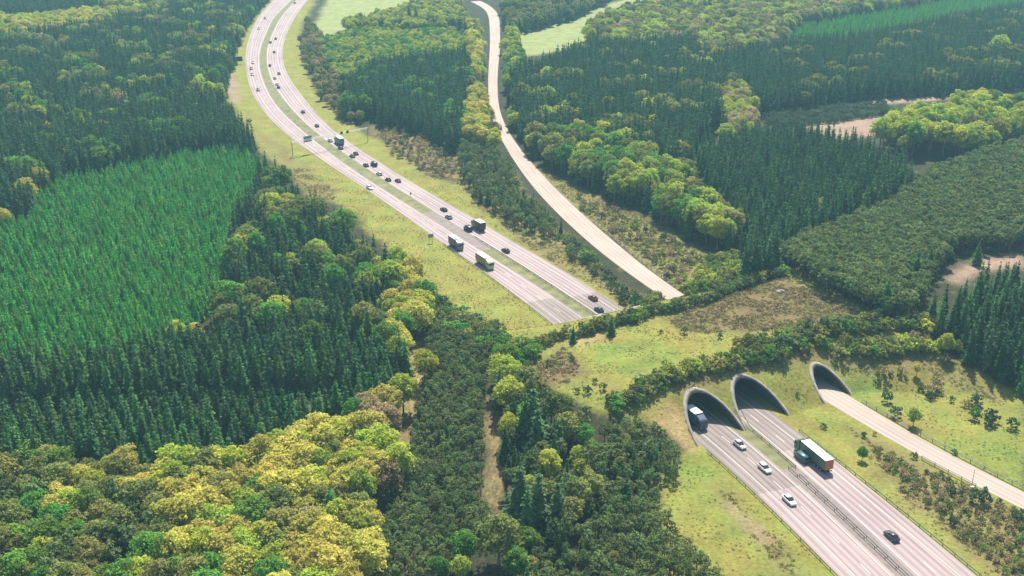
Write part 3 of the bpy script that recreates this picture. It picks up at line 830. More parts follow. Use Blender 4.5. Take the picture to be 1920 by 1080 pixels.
    st('pink_edge', 'on the pale ground by the right-hand spruces', [(SHB, .7), (SHO, .3)], 3.2, (1.5, 3.5),
       [(1690, 590, 0), (1730, 560, 0), (1750, 640, 0), (1730, 670, 0), (1690, 640, 0)]),
]
# trees that stand out on their own: photo position of the middle of the crown, kind, height, label
SOLO = [
    (45, 355, OAK, 15, 'broad yellow tree at the left edge beside the bright green plantation'),
    (70, 330, LIME, 13, 'yellow-green tree just behind the broad yellow tree at the left edge'),
    (5, 405, OAK, 9, 'small pale yellow tree cut by the left edge, below the broad yellow tree'),
    (243, 203, LIME, 12, 'rounded lime-green tree in the dark spruces at upper left, largest of its clump'),
    (212, 217, LIME, 12, 'lime-green tree left of the largest rounded one in the upper left spruces'),
    (262, 198, OAK, 11, 'yellowish tree right of the largest rounded one in the upper left spruces'),
    (158, 225, LIME, 13, 'solitary rounded yellow-green tree in the dark spruces at upper left'),
    (90, 243, OAK, 11, 'pale yellow tree among dark spruces near the left edge, higher one'),
    (196, 240, BUD, 12, 'brownish budding tree under the lime-green clump at upper left'),
    (128, 290, OAK, 11, 'pale tree in the gap between the dark spruces and the bright plantation'),
    (160, 272, OAK, 10, 'small pale tree above the bright plantation, in the dark spruces'),
    (270, 155, OAK, 12, 'solitary pale yellow crown below the tall spruce at upper left'),
    (375, 155, LIME, 14, 'wide lime-green crown near the pale track at the motorway bend'),
    (400, 140, GRN, 13, 'green crown right of the wide lime-green one near the motorway bend'),
    (198, 172, OAK, 11, 'lone pale crown in the dark spruces left of the tall spruce'),
    (318, 150, SPR, 24, 'tallest dark spruce rising over the upper left wood'),
    (410, 52, SPR, 22, 'big dark conifer left of the motorway near the top'),
    (755, 520, OAK, 13, 'brightest yellow tree at the edge of the left wood by the motorway verge'),
    (770, 545, OAK, 12, 'yellow tree just below the brightest one by the motorway verge'),
    (745, 480, LIME, 11, 'lime-green tree above the brightest yellow one by the motorway verge'),
    (690, 610, SG, 15, 'tall dark conifer in front of the yellow strip of trees'),
    (455, 590, SPR, 16, 'tall dark pine crown standing above the block at the foot of the bright plantation'),
    (430, 600, PI_, 14, 'bushy grey-green pine at the lower tip of the bright plantation'),
    (330, 618, LIME, 9, 'small yellow-green tree at the lower edge of the bright plantation'),
    (362, 622, OAK, 9, 'small yellow-brown tree at the lower edge of the bright plantation, right of the yellow-green one'),
    (520, 575, LIME, 12, 'bright lime-green tree in the mixed wood, above the dark block'),
    (595, 470, LIME, 12, 'lime-green tree high in the mixed wood left of the verge'),
    (575, 580, GRN, 11, 'fresh green tree in the mixed wood right of the bright lime one'),
    (690, 800, OAK, 14, 'large round yellow tree left of the sandy ride'),
    (720, 750, OAK, 13, 'yellow tree at the top of the yellow wood beside the sandy ride'),
    (620, 950, SG, 13, 'green conifer between the yellow oaks beside the sandy ride'),
    (215, 930, SG, 12, 'bright green conifer in the lower left corner wood'),
    (115, 935, OAK, 11, 'lone yellow tree in the green corner wood at the left'),
    (945, 690, LIME, 12, 'tall yellow-green tree at the top of the right-hand sandy ride'),
    (955, 735, LIME, 11, 'yellow-green tree below the tall one at the right-hand sandy ride'),
    (1000, 765, SPR, 17, 'tallest dark spruce beside the overpass, left of its grass'),
    (1008, 800, SPR, 15, 'dark spruce just below the tallest one beside the overpass'),
    (985, 770, SG, 15, 'greener spruce left of the tallest one beside the overpass'),
    (975, 910, SPR, 15, 'dark spruce right of the sandy ride, leftmost of the lower clump'),
    (1010, 925, SPR, 16, 'dark spruce in the middle of the lower clump by the sandy ride'),
    (1045, 940, SPR, 15, 'dark spruce at the right of the lower clump by the sandy ride'),
    (990, 950, SG, 13, 'lower green spruce at the front of the clump by the sandy ride'),
    (935, 1000, OLV, 13, 'large olive-brown tree at the bottom end of the sandy ride'),
    (965, 1050, GRN, 9, 'round fresh green tree at the bottom edge of the picture'),
    (870, 1020, GRN, 9, 'pale green tree left of the olive-brown one at the bottom'),
    (865, 1060, LIME, 7, 'small light green tree at the bottom edge, below the pale green one'),
    (825, 1060, GRN, 6, 'small round green tree at the bottom edge, left of the light green one'),
    (1150, 1050, OLV, 6, 'olive bush-like tree in the young pines at the bottom edge'),
    (1025, 140, LIME, 15, 'round lime-green crown alone in the dark spruces right of the side road'),
    (1142, 195, LIME, 14, 'round lime-green crown in the middle of the dark spruce wood'),
    (1025, 215, LIME, 14, 'yellow-green crown at the upper end of the row right of the side road'),
    (1085, 242, OAK, 14, 'yellow crown second in the row right of the side road'),
    (1130, 245, LIME, 15, 'wide lime-green crown in the row right of the side road, left of its widest'),
    (1175, 258, LIME, 15, 'widest lime-green crown in the middle of the row right of the side road'),
    (1215, 285, LIME, 14, 'lime-green crown where the row right of the side road turns down'),
    (1250, 310, LIME, 14, 'yellow-green crown beside the small pinkish clearing'),
    (1265, 340, LIME, 15, 'bright lime crown below the pinkish clearing'),
    (1325, 372, LIME, 15, 'large yellow crown near the lower end of the row'),
    (1345, 405, LIME, 14, 'lowest lime-green crown of the row, above the overpass'),
    (1295, 350, OAK, 12, 'yellow crown between the bright lime one and the large yellow one'),
    (1368, 163, LIME, 12, 'pale lime crown topping the column between the dark spruces'),
    (1385, 235, OLV, 12, 'olive crown at the foot of the column between the dark spruces'),
    (1345, 205, SPR, 20, 'tall dark spruce left of the light column of trees'),
    (1875, 85, LIME, 20, 'large rounded pale green tree at the upper right edge'),
    (1905, 100, OLV, 17, 'olive tree right of the large rounded pale green one'),
    (1665, 545, SG, 12, 'bright green conifer at the front of the right-hand pine wood'),
    (1645, 535, SG, 10, 'smaller green conifer left of the bright green one at the pine wood'),
    (1720, 495, SG, 13, 'tall green conifer behind the bright green one at the pine wood'),
    (1745, 485, SG, 12, 'slim green conifer next to the tall one, by the pale clearing'),
    (1835, 470, SG, 9, 'single small conifer on the pale clearing at the right'),
    (1545, 385, LIME, 9, 'small lime-green tree in the gap between spruces and grey-green pines'),
    (1625, 375, GRN, 9, 'small green tree poking out of the grey-green pines'),
    (1775, 640, LIME, 8, 'bright green tree at the foot of the right-hand dark spruces'),
    (885, 175, OAK, 13, 'widest yellow crown of the belt left of the side road'),
    (890, 205, OAK, 12, 'yellow crown below the widest one left of the side road'),
    (885, 235, OAK, 12, 'yellow crown at the lower end of the belt left of the side road'),
    (890, 120, OAK, 12, 'pale yellow crown higher up the belt left of the side road'),
    (767, 25, SPR, 18, 'dark spruce pair member standing left at the pale field near the top'),
    (780, 28, SPR, 17, 'dark spruce pair member standing right at the pale field near the top'),
    (862, 40, SPR, 18, 'dark spruce left of the side road near the top'),
    (872, 48, SPR, 17, 'dark spruce beside the one left of the side road near the top, nearer the road'),
    # single bushes on the grass
    (1715, 778, GRN, 5.5, 'round green tree on the grass right of the small tunnel'),
    (1618, 848, GRN, 4.0, 'small green tree between the carriageway and the small tunnel road'),
    (1842, 925, SHD, 4.2, 'dark bush beside the pale side road at the right edge'),
    (1910, 967, SHD, 3.0, 'dark bush at the right edge under the side road'),
    (1640, 655, GRN, 4.5, 'green conical tree on the overpass above the small tunnel'),
    (1445, 655, GRN, 4.5, 'green tree on the overpass above the middle tunnel'),
    (1147, 605, SPR, 6.5, 'small dark spruce sticking out of the far hedge where it meets the right carriageway'),
    (1075, 622, SPR, 5.5, 'small dark spruce in the far hedge below the left carriageway'),
    (1148, 620, SHD, 2.2, 'dark bush at the foot of the small spruce in the far hedge'),
    (1350, 628, SHD, 1.8, 'round dark bush in the grass in the middle of the overpass'),
    (1283, 617, SHD, 2.4, 'dark bush on the brown heather edge of the overpass'),
    (1240, 620, SHD, 1.2, 'tiny dark bush left of the heather on the overpass'),
    (1435, 617, SHD, 1.8, 'dark bush below the heather, right of the round one'),
    (1507, 605, SHD, 1.8, 'dark pointed bush in the heather of the overpass'),
    (1030, 678, SHD, 2.0, 'dark bush at the left end of the overpass grass'),
    (1072, 670, SHD, 1.6, 'dark bush in the heather at the left end of the overpass'),
    (1116, 713, SHD, 1.6, 'dark bush in a row of three, upper one on the left slope'),
    (1102, 728, SHD, 2.2, 'largest dark bush in the row of three on the left slope'),
    (1131, 722, SHD, 2.2, 'dark bush at the right of the row of three on the left slope'),
    (1083, 730, SHD, 1.6, 'small dark bush left of the row of three on the left slope'),
    (1100, 768, SHD, 2.8, 'dark bush below the row of three on the left slope'),
    (1247, 680, SHD, 2.0, 'dark bush at the edge of the screen above the leftmost tunnel'),
    (1496, 738, SHD, 1.3, 'tiny dark bush on the bank between the middle and small tunnels'),
    (1545, 797, SHD, 1.6, 'dark bush on the grass strip right of the truck carriageway'),
    (1620, 813, SHD, 1.7, 'dark bush beside the pale side road below the small tunnel'),
    (1640, 812, SHB, 1.2, 'small brown bush on the lower edge of the pale side road'),
    (1715, 852, SHD, 1.8, 'dark bush against the lower edge of the pale side road'),
    (1665, 740, SHD, 3.6, 'dark bush on the bank, upper of the pair left of the round green tree'),
    (1680, 768, SHD, 3.4, 'dark bush on the bank, lower of the pair left of the round green tree'),
    (1745, 738, SHD, 2.6, 'dark bush on the slope right of the upper pair'),
    (1835, 745, SHD, 2.4, 'dark bush alone on the grassy slope at the right'),
    (1720, 690, OAK, 4.0, 'small pale orange tree on the slope under the right-hand wood'),
    (1790, 845, SHD, 1.5, 'flat dark bush beside the fence of the side road'),
    (980, 555, SHD, 2.6, 'dark bush at the end of the pale side road by the far hedge') if False else (1222, 550, SHD, 3.4, 'round dark bush at the far end of the pale side road'),
    (1250, 515, SHD, 2.6, 'dark bush right of the pale side road near its far end'),
    (1140, 510, SHD, 3.2, 'round dark bush left of the pale side road'),
    (468, 226, SHD, 3.0, 'dark bush on the left verge of the motorway bend'),
]

road_lines = [(c, w) for c, w, *_ in motorway.values()]
def on_road(P, extra):
    bad = np.zeros(len(P), bool)
    for c, w in road_lines:
        for i in range(0, len(c)):
            r = w[i] + extra
            bad |= (P[:, 0] - c[i, 0]) ** 2 + (P[:, 1] - c[i, 1]) ** 2 < r * r + 4
    # the strip between the carriageways
    for m in MED: bad |= (P[:, 0] - m[0]) ** 2 + (P[:, 1] - m[1]) ** 2 < 9
    return bad
def over_tunnel(P):
    lat_ = P[:, 0] * NX + P[:, 1] * NY; d_ = P[:, 0] * RX + P[:, 1] * RY
    return (d_ > 223) & (d_ < 297) & (lat_ > 140)
def mouth(P):
    lat_ = P[:, 0] * NX + P[:, 1] * NY; d_ = P[:, 0] * RX + P[:, 1] * RY
    bad = np.zeros(len(P), bool)
    for cl_, a, h, d0, d1 in TUBES:
        bad |= (np.abs(lat_ - cl_) < a + 3) & (d_ < d0 + 14.5) & (d_ > d0 - 40)
    return bad

PTS = {k: [] for k in KIND}      # kind -> list of (x, y, z, h, rot, width, colour, variant, stand)
solo_xy = []
for sx, sy, (kind, colr), h, label in SOLO:
    p = survey(sx, sy, 0.62 * h)
    solo_xy.append((p[0], p[1], 0.25 * h if kind != 'shrub' else 0.4 * h))
done = []
for sidx, s_ in enumerate(STANDS):
    poly = s_['poly']; lo = poly.min(0); hi = poly.max(0)
    if s_['mix'] is None:
        done.append((poly, lo, hi)); continue
    sp = s_['sp']
    ys = np.arange(lo[1], hi[1], sp * 0.88); xs = np.arange(lo[0], hi[0], sp)
    X, Y = np.meshgrid(xs, ys); X = X + (np.arange(len(ys)) % 2)[:, None] * sp / 2
    X = X.ravel(); Y = Y.ravel()
    X = X + RNG.uniform(-.34, .34, X.size) * sp; Y = Y + RNG.uniform(-.34, .34, Y.size) * sp
    wv = 0.35 * sp
    ok = in_poly(X + wob(X, Y, wv, 0.21, sidx), Y + wob(Y, X, wv, 0.19, sidx + 1.0), poly)
    X, Y = X[ok], Y[ok]
    if not len(X): continue
    for pl, l2, h2 in done:
        m = (X >= l2[0]) & (X <= h2[0]) & (Y >= l2[1]) & (Y <= h2[1])
        if m.any():
            idx = np.nonzero(m)[0]; ins = in_poly(X[idx], Y[idx], pl)
            k = np.ones(len(X), bool); k[idx[ins]] = False
            X, Y = X[k], Y[k]
    done.append((poly, lo, hi))
    P = np.stack([X, Y], 1)
    small = s_['hh'][1] < 6
    bad = on_road(P, 1.5 if small else 3.0)
    if small: bad &= ~over_tunnel(P)
    bad |= mouth(P)
    for qx, qy, qr in solo_xy:
        bad |= (P[:, 0] - qx) ** 2 + (P[:, 1] - qy) ** 2 < qr * qr
    P = P[~bad]
    # drop a few to open gaps
    P = P[RNG.random(len(P)) > 0.04]
    Z = TZ(P[:, 0], P[:, 1])
    wts = np.array([m[1] for m in s_['mix']]); wts = wts / wts.sum()
    # colours cluster a little
    fld = np.sin(P[:, 0] * 0.11 + 2 * np.sin(P[:, 1] * 0.07)) * 0.18 + np.sin(P[:, 1] * 0.13 + P[:, 0] * 0.05) * 0.12
    r = np.clip(RNG.random(len(P)) * 0.8 + 0.1 + fld, 0, 0.9999)
    pick = np.searchsorted(np.cumsum(wts), r, side='right'); pick = np.minimum(pick, len(wts) - 1)
    hs = RNG.uniform(*s_['hh'], len(P))
    for i in range(len(P)):
        kind, colr = s_['mix'][pick[i]][0]
        h = hs[i]
        if kind == 'pine_tree': h *= 0.93
        if kind == 'broadleaf_tree' and s_['sp'] < 5: h *= 0.55 + 0.09 * s_['sp']
        PTS[kind].append((P[i, 0], P[i, 1], Z[i], h, RNG.uniform(0, 6.28), RNG.uniform(0.88, 1.15), colr, int(RNG.integers(len(KIND[kind][1]))), sidx))

# ------------------------------------------------------------------ trees: build them
ADJ = {'spruce': 'dark spruce', 'spruce_green': 'dark green spruce', 'larch': 'slim bright green conifer', 'pine': 'grey-green round-topped pine',
       'oak': 'yellow spring tree', 'lime': 'lime-green leafy tree', 'green': 'fresh green leafy tree', 'olive': 'olive green leafy tree',
       'bud': 'brownish budding tree', 'shrub': 'dark green'}
SHADJ = {'shrub': 'dark bush', 'green': 'green bush', 'lime': 'lime-green bush', 'olive': 'olive bush', 'bud': 'brownish bush'}
CAT = {'spruce_tree': 'tree', 'larch_tree': 'tree', 'pine_tree': 'tree', 'broadleaf_tree': 'tree', 'shrub': 'bush'}
FIRST = {}
def plant(kind, colr, vi, x, y, z, h, rot, wid, label, group):
    key = (kind, colr, vi)
    cm, tm, _ = PROTO[key]
    if key not in FIRST:
        r = empty(kind)
        mesh_obj('crown', cm, r); mesh_obj('trunk', tm, r)
        FIRST[key] = r
    else:
        r = copy_tree(FIRST[key])
    s = h / KIND[kind][0]
    r.location = (x, y, z); r.rotation_euler = (0, 0, rot); r.scale = (s * wid, s * wid, s)
    for k in ('label', 'group', 'category'):
        if k in r: del r[k]
    tag(r, label, CAT[kind], group)
    return r
count = {k: 0 for k in KIND}
for i, (sx, sy, (kind, colr), h, label) in enumerate(SOLO):
    p = survey(sx, sy, 0.62 * h)
    wid = {'broadleaf_tree': 1.12 if h > 8 else 1.0, 'spruce_tree': 1.4}.get(kind, 1.0)
    plant(kind, colr, i % len(KIND[kind][1]), p[0], p[1], p[2], h, i * 1.3, wid, label, None)
    count[kind] += 1

def scatter(name, pts, protos, label, cat):
    """one object: copies of the given meshes on points (x, y, z, rot, sx, sz, index)"""
    A = np.array(pts, np.float32)
    me = bpy.data.meshes.new(name)
    me.vertices.add(len(A)); me.vertices.foreach_set('co', A[:, :3].ravel().copy())
    a = me.attributes.new('spin', 'FLOAT_VECTOR', 'POINT'); v = np.zeros((len(A), 3), np.float32); v[:, 2] = A[:, 3]; a.data.foreach_set('vector', v.ravel())
    a = me.attributes.new('size', 'FLOAT_VECTOR', 'POINT'); v = np.stack([A[:, 4], A[:, 4], A[:, 5]], 1); a.data.foreach_set('vector', v.ravel().copy())
    a = me.attributes.new('which', 'INT', 'POINT'); a.data.foreach_set('value', A[:, 6].astype(np.int32))
    o = mesh_obj(name, me)
    for pm in protos:
        for m in pm.materials:
            if m.name not in [mm.name for mm in me.materials]: me.materials.append(m)
    ng = bpy.data.node_groups.new(name, 'GeometryNodeTree')
    ng.interface.new_socket('Geometry', in_out='INPUT', socket_type='NodeSocketGeometry')
    ng.interface.new_socket('Geometry', in_out='OUTPUT', socket_type='NodeSocketGeometry')
    N = ng.nodes; L = ng.links.new
    gi = N.new('NodeGroupInput'); go = N.new('NodeGroupOutput')
    iop = N.new('GeometryNodeInstanceOnPoints'); iop.inputs['Pick Instance'].default_value = True
    jn = N.new('GeometryNodeJoinGeometry')
    for pm in reversed(protos):
        src = bpy.data.objects.new(pm.name + '_model', pm)
        oi = N.new('GeometryNodeObjectInfo'); oi.inputs['Object'].default_value = src; oi.inputs['As Instance'].default_value = False
        g2 = N.new('GeometryNodeGeometryToInstance')
        L(oi.outputs['Geometry'], g2.inputs[0]); L(g2.outputs[0], jn.inputs[0])
    def attr(nm, t):
        n = N.new('GeometryNodeInputNamedAttribute'); n.data_type = t; n.inputs['Name'].default_value = nm; return n.outputs[0]
    L(gi.outputs[0], iop.inputs['Points']); L(jn.outputs[0], iop.inputs['Instance'])
    L(attr('which', 'INT'), iop.inputs['Instance Index']); L(attr('size', 'FLOAT_VECTOR'), iop.inputs['Scale'])
    e2r = N.new('FunctionNodeEulerToRotation'); L(attr('spin', 'FLOAT_VECTOR'), e2r.inputs[0]); L(e2r.outputs[0], iop.inputs['Rotation'])
    L(iop.outputs[0], go.inputs[0])
    md = o.modifiers.new('scatter', 'NODES'); md.node_group = ng
    tag(o, label, cat, None, 'stuff')
    return o

MAXN = 290
STUFF_LABEL = {'spruce_tree': ('spruce_forest', 'dark spruce woods covering the land on both sides of the motorway', 'forest'),
               'larch_tree': ('larch_forest', 'bright green conifer plantations, mass of slim trees beyond the nearest rows', 'forest'),
               'pine_tree': ('pine_forest', 'grey-green pine woods, mass of round tops beyond the nearest trees', 'forest'),
               'broadleaf_tree': ('broadleaf_forest', 'leafy yellow and green woods spread among the conifers into the distance', 'forest'),
               'shrub': ('shrubbery', 'low mixed scrub and bushes on the slopes and hedges', 'scrub')}
for kind, pts in PTS.items():
    A = pts
    X = np.array([p[0] for p in A]); Y = np.array([p[1] for p in A]); Z = np.array([p[2] + p[3] * 0.7 for p in A]); Hh = np.array([p[3] * p[5] for p in A])
    px, py = to_px(X, Y, Z)
    vis = (px > 15) & (px < 1905) & (py > 15) & (py < 1065)
    score = np.where(vis, Hh / np.hypot(np.hypot(X, Y), CAM_H), -1)
    order = np.argsort(-score)
    chosen = set(order[:max(0, MAXN - count[kind])].tolist())
    rest = []
    cols_ = KIND[kind][3]; nv = len(KIND[kind][1])
    for i, (x, y, z, h, rot, wid, colr, vi, sidx) in enumerate(A):
        if i in chosen:
            nm = (SHADJ if kind == 'shrub' else ADJ)[colr]
            lab = nm + ' ' + STANDS[sidx]['where']
            plant(kind, colr, vi, x, y, z, h, rot, wid, lab, lab.replace(nm, nm + ('es' if nm.endswith('bush') else 's'), 1))
        else:
            s = h / KIND[kind][0]
            rest.append((x, y, z, rot, s * wid, s, cols_.index(colr) * nv + vi))
    if rest:
        protos = [PROTO[kind, c, v][2] for c in cols_ for v in range(nv)]
        nm, lab, cat = STUFF_LABEL[kind]
        scatter(nm, rest, protos, lab, cat)
    print(kind, 'individual', len(chosen) + count[kind], 'mass', len(rest))

# heather and tussocks: low ground cover nobody could count
def tuft(seed, n, r, hgt, leaf):
    rng = np.random.default_rng(seed)
    C = rng.normal(size=(n, 3)) * np.array([r * .5, r * .5, hgt * .25]) + np.array([0, 0, hgt * .45]); C[:, 2] = np.abs(C[:, 2])
    Nn = rng.normal(size=(n, 3)) + np.array([0, 0, .5])
    return rot_quads(C, Nn, rng.uniform(.6, 1.2, n) * leaf, rng.uniform(.5, 1, n) * leaf, rng)
def cover_scatter(name, kinds, colours, dens_sp, hr, label, cat, seed, keep):
    rng = np.random.default_rng(seed)
    protos = [quad_mesh(name, [tuft(seed + i, 26, .55, .55, .16)], [LEAF[c]]) for i, c in enumerate(colours)]
    out = []
    for k, poly in COVER_W:
        if k not in kinds: continue
        lo, hi = poly.min(0), poly.max(0)
        ys = np.arange(lo[1], hi[1], dens_sp); xs = np.arange(lo[0], hi[0], dens_sp)
        X, Y = np.meshgrid(xs, ys); X = X.ravel() + rng.uniform(-.5, .5, X.size) * dens_sp; Y = Y.ravel() + rng.uniform(-.5, .5, Y.size) * dens_sp
        ok = in_poly(X, Y, poly) & (Y < 520); X, Y = X[ok], Y[ok]
        if not len(X): continue
        clump = np.sin(X * .35 + np.sin(Y * .3) * 2) + np.sin(Y * .41 + X * .12) + rng.normal(size=len(X)) * .7
        ok = (cover_at(X, Y) == k) & (clump > keep)
        P = np.stack([X, Y], 1)[ok]
        if not len(P): continue
        bad = mouth(P) | (on_road(P, 0.8) & ~over_tunnel(P))
        P = P[~bad]; Z = TZ(P[:, 0], P[:, 1])
        for (x, y), z in zip(P, Z):
            s = rng.uniform(*hr)
            out.append((x, y, z, rng.uniform(0, 6.28), s * rng.uniform(1, 1.7), s, int(rng.integers(len(protos)))))
    if out: scatter(name, out, protos, label, cat)
    print(name, len(out))
cover_scatter('heather', (HEATH,), ['heather', 'heather', 'bud', 'olive'], 1.0, (0.5, 1.1), 'brown heather and low bushes covering the heath', 'heather', 900, -0.9)
cover_scatter('grass_tussock', (SCRUB,), ['grass', 'olive', 'bud', 'heather'], 1.05, (0.35, 0.9), 'rough grass tussocks and low scrub on the banks', 'grass', 950, -0.5)
cover_scatter('meadow_grass', (GRASS, LUSH), ['grass', 'olive', 'grass'], 1.3, (0.22, 0.5), 'long grass standing on the verges and on the overpass', 'grass', 970, 0.1)

# ------------------------------------------------------------------ vehicles
PAINT = {}
def paint(name, col, rough=0.35):
    if name not in PAINT: PAINT[name] = flat('paint_' + name, col, rough)
    return PAINT[name]
CARCOL = {'white': (0.78, 0.78, 0.76), 'silver': (0.50, 0.51, 0.53), 'dark grey': (0.05, 0.055, 0.065), 'black': (0.012, 0.013, 0.016),
          'dark blue': (0.015, 0.03, 0.08), 'dark red': (0.16, 0.02, 0.02), 'grey': (0.20, 0.21, 0.22), 'teal': (0.05, 0.12, 0.14), 'red': (0.35, 0.03, 0.03), 'pink': (0.5, 0.3, 0.3)}
MAT['glass'] = flat('car_glass', (0.015, 0.02, 0.025), 0.08, spec=0.8)
MAT['tyre'] = flat('tyre_rubber', (0.02, 0.02, 0.02), 0.9)
MAT['rim'] = flat('wheel_rim', (0.4, 0.4, 0.42), 0.4, metal=0.6)
MAT['lamp_white'] = flat('headlight_glass', (0.75, 0.75, 0.72), 0.2)
MAT['lamp_red'] = flat('tail_light_glass', (0.45, 0.02, 0.02), 0.3)
MAT['chassis'] = flat('chassis', (0.03, 0.03, 0.032), 0.8)
def sec(x, hw, z0, z1, hwt=None, r=0.12):
    t = hwt if hwt is not None else hw * 0.9
    return [(x, -hw * .92, z0), (x, -hw, z0 + r), (x, -hw, z1 - r), (x, -t, z1), (x, t, z1), (x, hw, z1 - r), (x, hw, z0 + r), (x, hw * .92, z0)]
def car_body(kind):
    b = MB()
    if kind == 'van':
        b.loft([sec(-2.45, .82, .35, 1.75), sec(-2.35, .95, .28, 1.95), sec(1.1, .97, .28, 1.98), sec(1.45, .96, .28, 1.3), sec(2.3, .9, .28, 1.05), sec(2.5, .75, .38, .9)])
    else:
        b.loft([sec(-2.15, .70, .38, .80), sec(-2.05, .84, .26, .96), sec(-1.2, .90, .22, .99), sec(0.6, .90, .22, .96), sec(1.5, .87, .22, .86), sec(2.05, .80, .26, .72), sec(2.2, .62, .36, .60)])
        x0 = -1.75 if kind == 'estate' else -1.25
        b.loft([[(x0, -.60, 1.42), (x0, .60, 1.42), (x0, .56, 1.46), (x0, -.56, 1.46)], [(-.6, -.64, 1.45), (-.6, .64, 1.45), (-.6, .60, 1.50), (-.6, -.60, 1.50)], [(.15, -.60, 1.41), (.15, .60, 1.41), (.15, .56, 1.45), (.15, -.56, 1.45)]])
        for sy in (-1, 1):      # pillars and mirrors
            b.box((0.62, sy * .95, 0.98), (.18, .12, .12))
            b.cyl((-.55, sy * .755, .95), (-.55, sy * .64, 1.44), .035, n=5)
    return b.mesh('body', True)
def car_glass(kind):
    g = MB()
    def s4(x, hb, ht, z0, z1): return [(x, -hb, z0), (x, hb, z0), (x, ht, z1), (x, -ht, z1)]
    if kind == 'van':
        g.loft([s4(1.12, .86, .80, 1.32, 1.90), s4(1.50, .86, .84, 1.28, 1.34)])
        for sy in (-1, 1): g.box((0.45, sy * .975, 1.55), (1.0, .02, .5))
        g.box((-2.42, 0, 1.5), (.12, 1.3, .5))
    else:
        xr = -2.0 if kind == 'estate' else -1.9; xt = -1.75 if kind == 'estate' else -1.28
        g.loft([s4(xr, .66, .62, .93, .98), s4(xt, .76, .61, .93, 1.42), s4(-.5, .77, .635, .93, 1.46), s4(.18, .77, .61, .93, 1.41), s4(1.05, .72, .68, .93, .97)])
    return g.mesh('window')
def wheel_mesh(r=.32, w=.22):
    b = MB(); b.cyl((0, -w / 2, 0), (0, w / 2, 0), r, n=16, mi=0); b.cyl((0, -w / 2 - .012, 0), (0, w / 2 + .012, 0), r * .6, n=12, mi=1)
    me = b.mesh('wheel'); me.materials.append(MAT['tyre']); me.materials.append(MAT['rim']); return me
CARM = {k: (car_body(k), car_glass(k)) for k in ('hatchback', 'estate', 'van')}
for k in CARM: CARM[k][1].materials.append(MAT['glass'])
WHEEL, BIGWHEEL = wheel_mesh(), wheel_mesh(.5, .35)
def lamp_mesh(nm, m):
    me = MB().box((0, 0, 0), (.08, .32, .14), bevel=.02).mesh(nm); me.materials.append(m); return me
HEAD, TAIL = lamp_mesh('headlight', MAT['lamp_white']), lamp_mesh('tail_light', MAT['lamp_red'])
BODYM = {}
def body_mesh(kind, colour):
    if (kind, colour) not in BODYM:
        me = CARM[kind][0].copy(); me.materials.append(paint(colour.replace(' ', '_'), CARCOL[colour])); BODYM[kind, colour] = me
    return BODYM[kind, colour]
def put(name, me, parent, loc):
    o = mesh_obj(name, me, parent); o.location = loc; return o
def road_pose(x, y, side, h=0.7):
    p = flatpt(x, y, h)
    c, w, t, n, s = motorway[side]
    i = int(np.hypot(*(c - p).T).argmin())
    off = float(((p - c[i]) * n[i]).sum()); along = float(((p - c[i]) * t[i]).sum())
    off = max(-w[i] + 1.3, min(w[i] - 1.3, off))
    q = c[i] + n[i] * off + t[i] * along
    d = t[i] if side == 'right' else -t[i]
    return (q[0], q[1], 0.046), math.atan2(d[1], d[0])
def car(x, y, side, kind, colour, label):
    loc, rz = road_pose(x, y, side)
    r = empty('van' if kind == 'van' else 'car', loc, rz)
    tag(r, label, 'van' if kind == 'van' else 'car', 'vehicles driving on the motorway')
    put('body', body_mesh(kind, colour), r, (0, 0, 0)); put('window', CARM[kind][1], r, (0, 0, 0))
    k = 1.1 if kind == 'van' else 1.0
    for sx in (1.38 * k, -1.35 * k):
        for sy in (.80, -.80): put('wheel', WHEEL, r, (sx, sy * k, .32))
    xf, xb = (2.38, -2.44) if kind == 'van' else (2.1, -2.1)
    for sy in (.58, -.58):
        put('headlight', HEAD, r, (xf, sy, .66 if kind != 'van' else .8)); put('tail_light', TAIL, r, (xb, sy, .8 if kind != 'van' else 1.0))
    return r
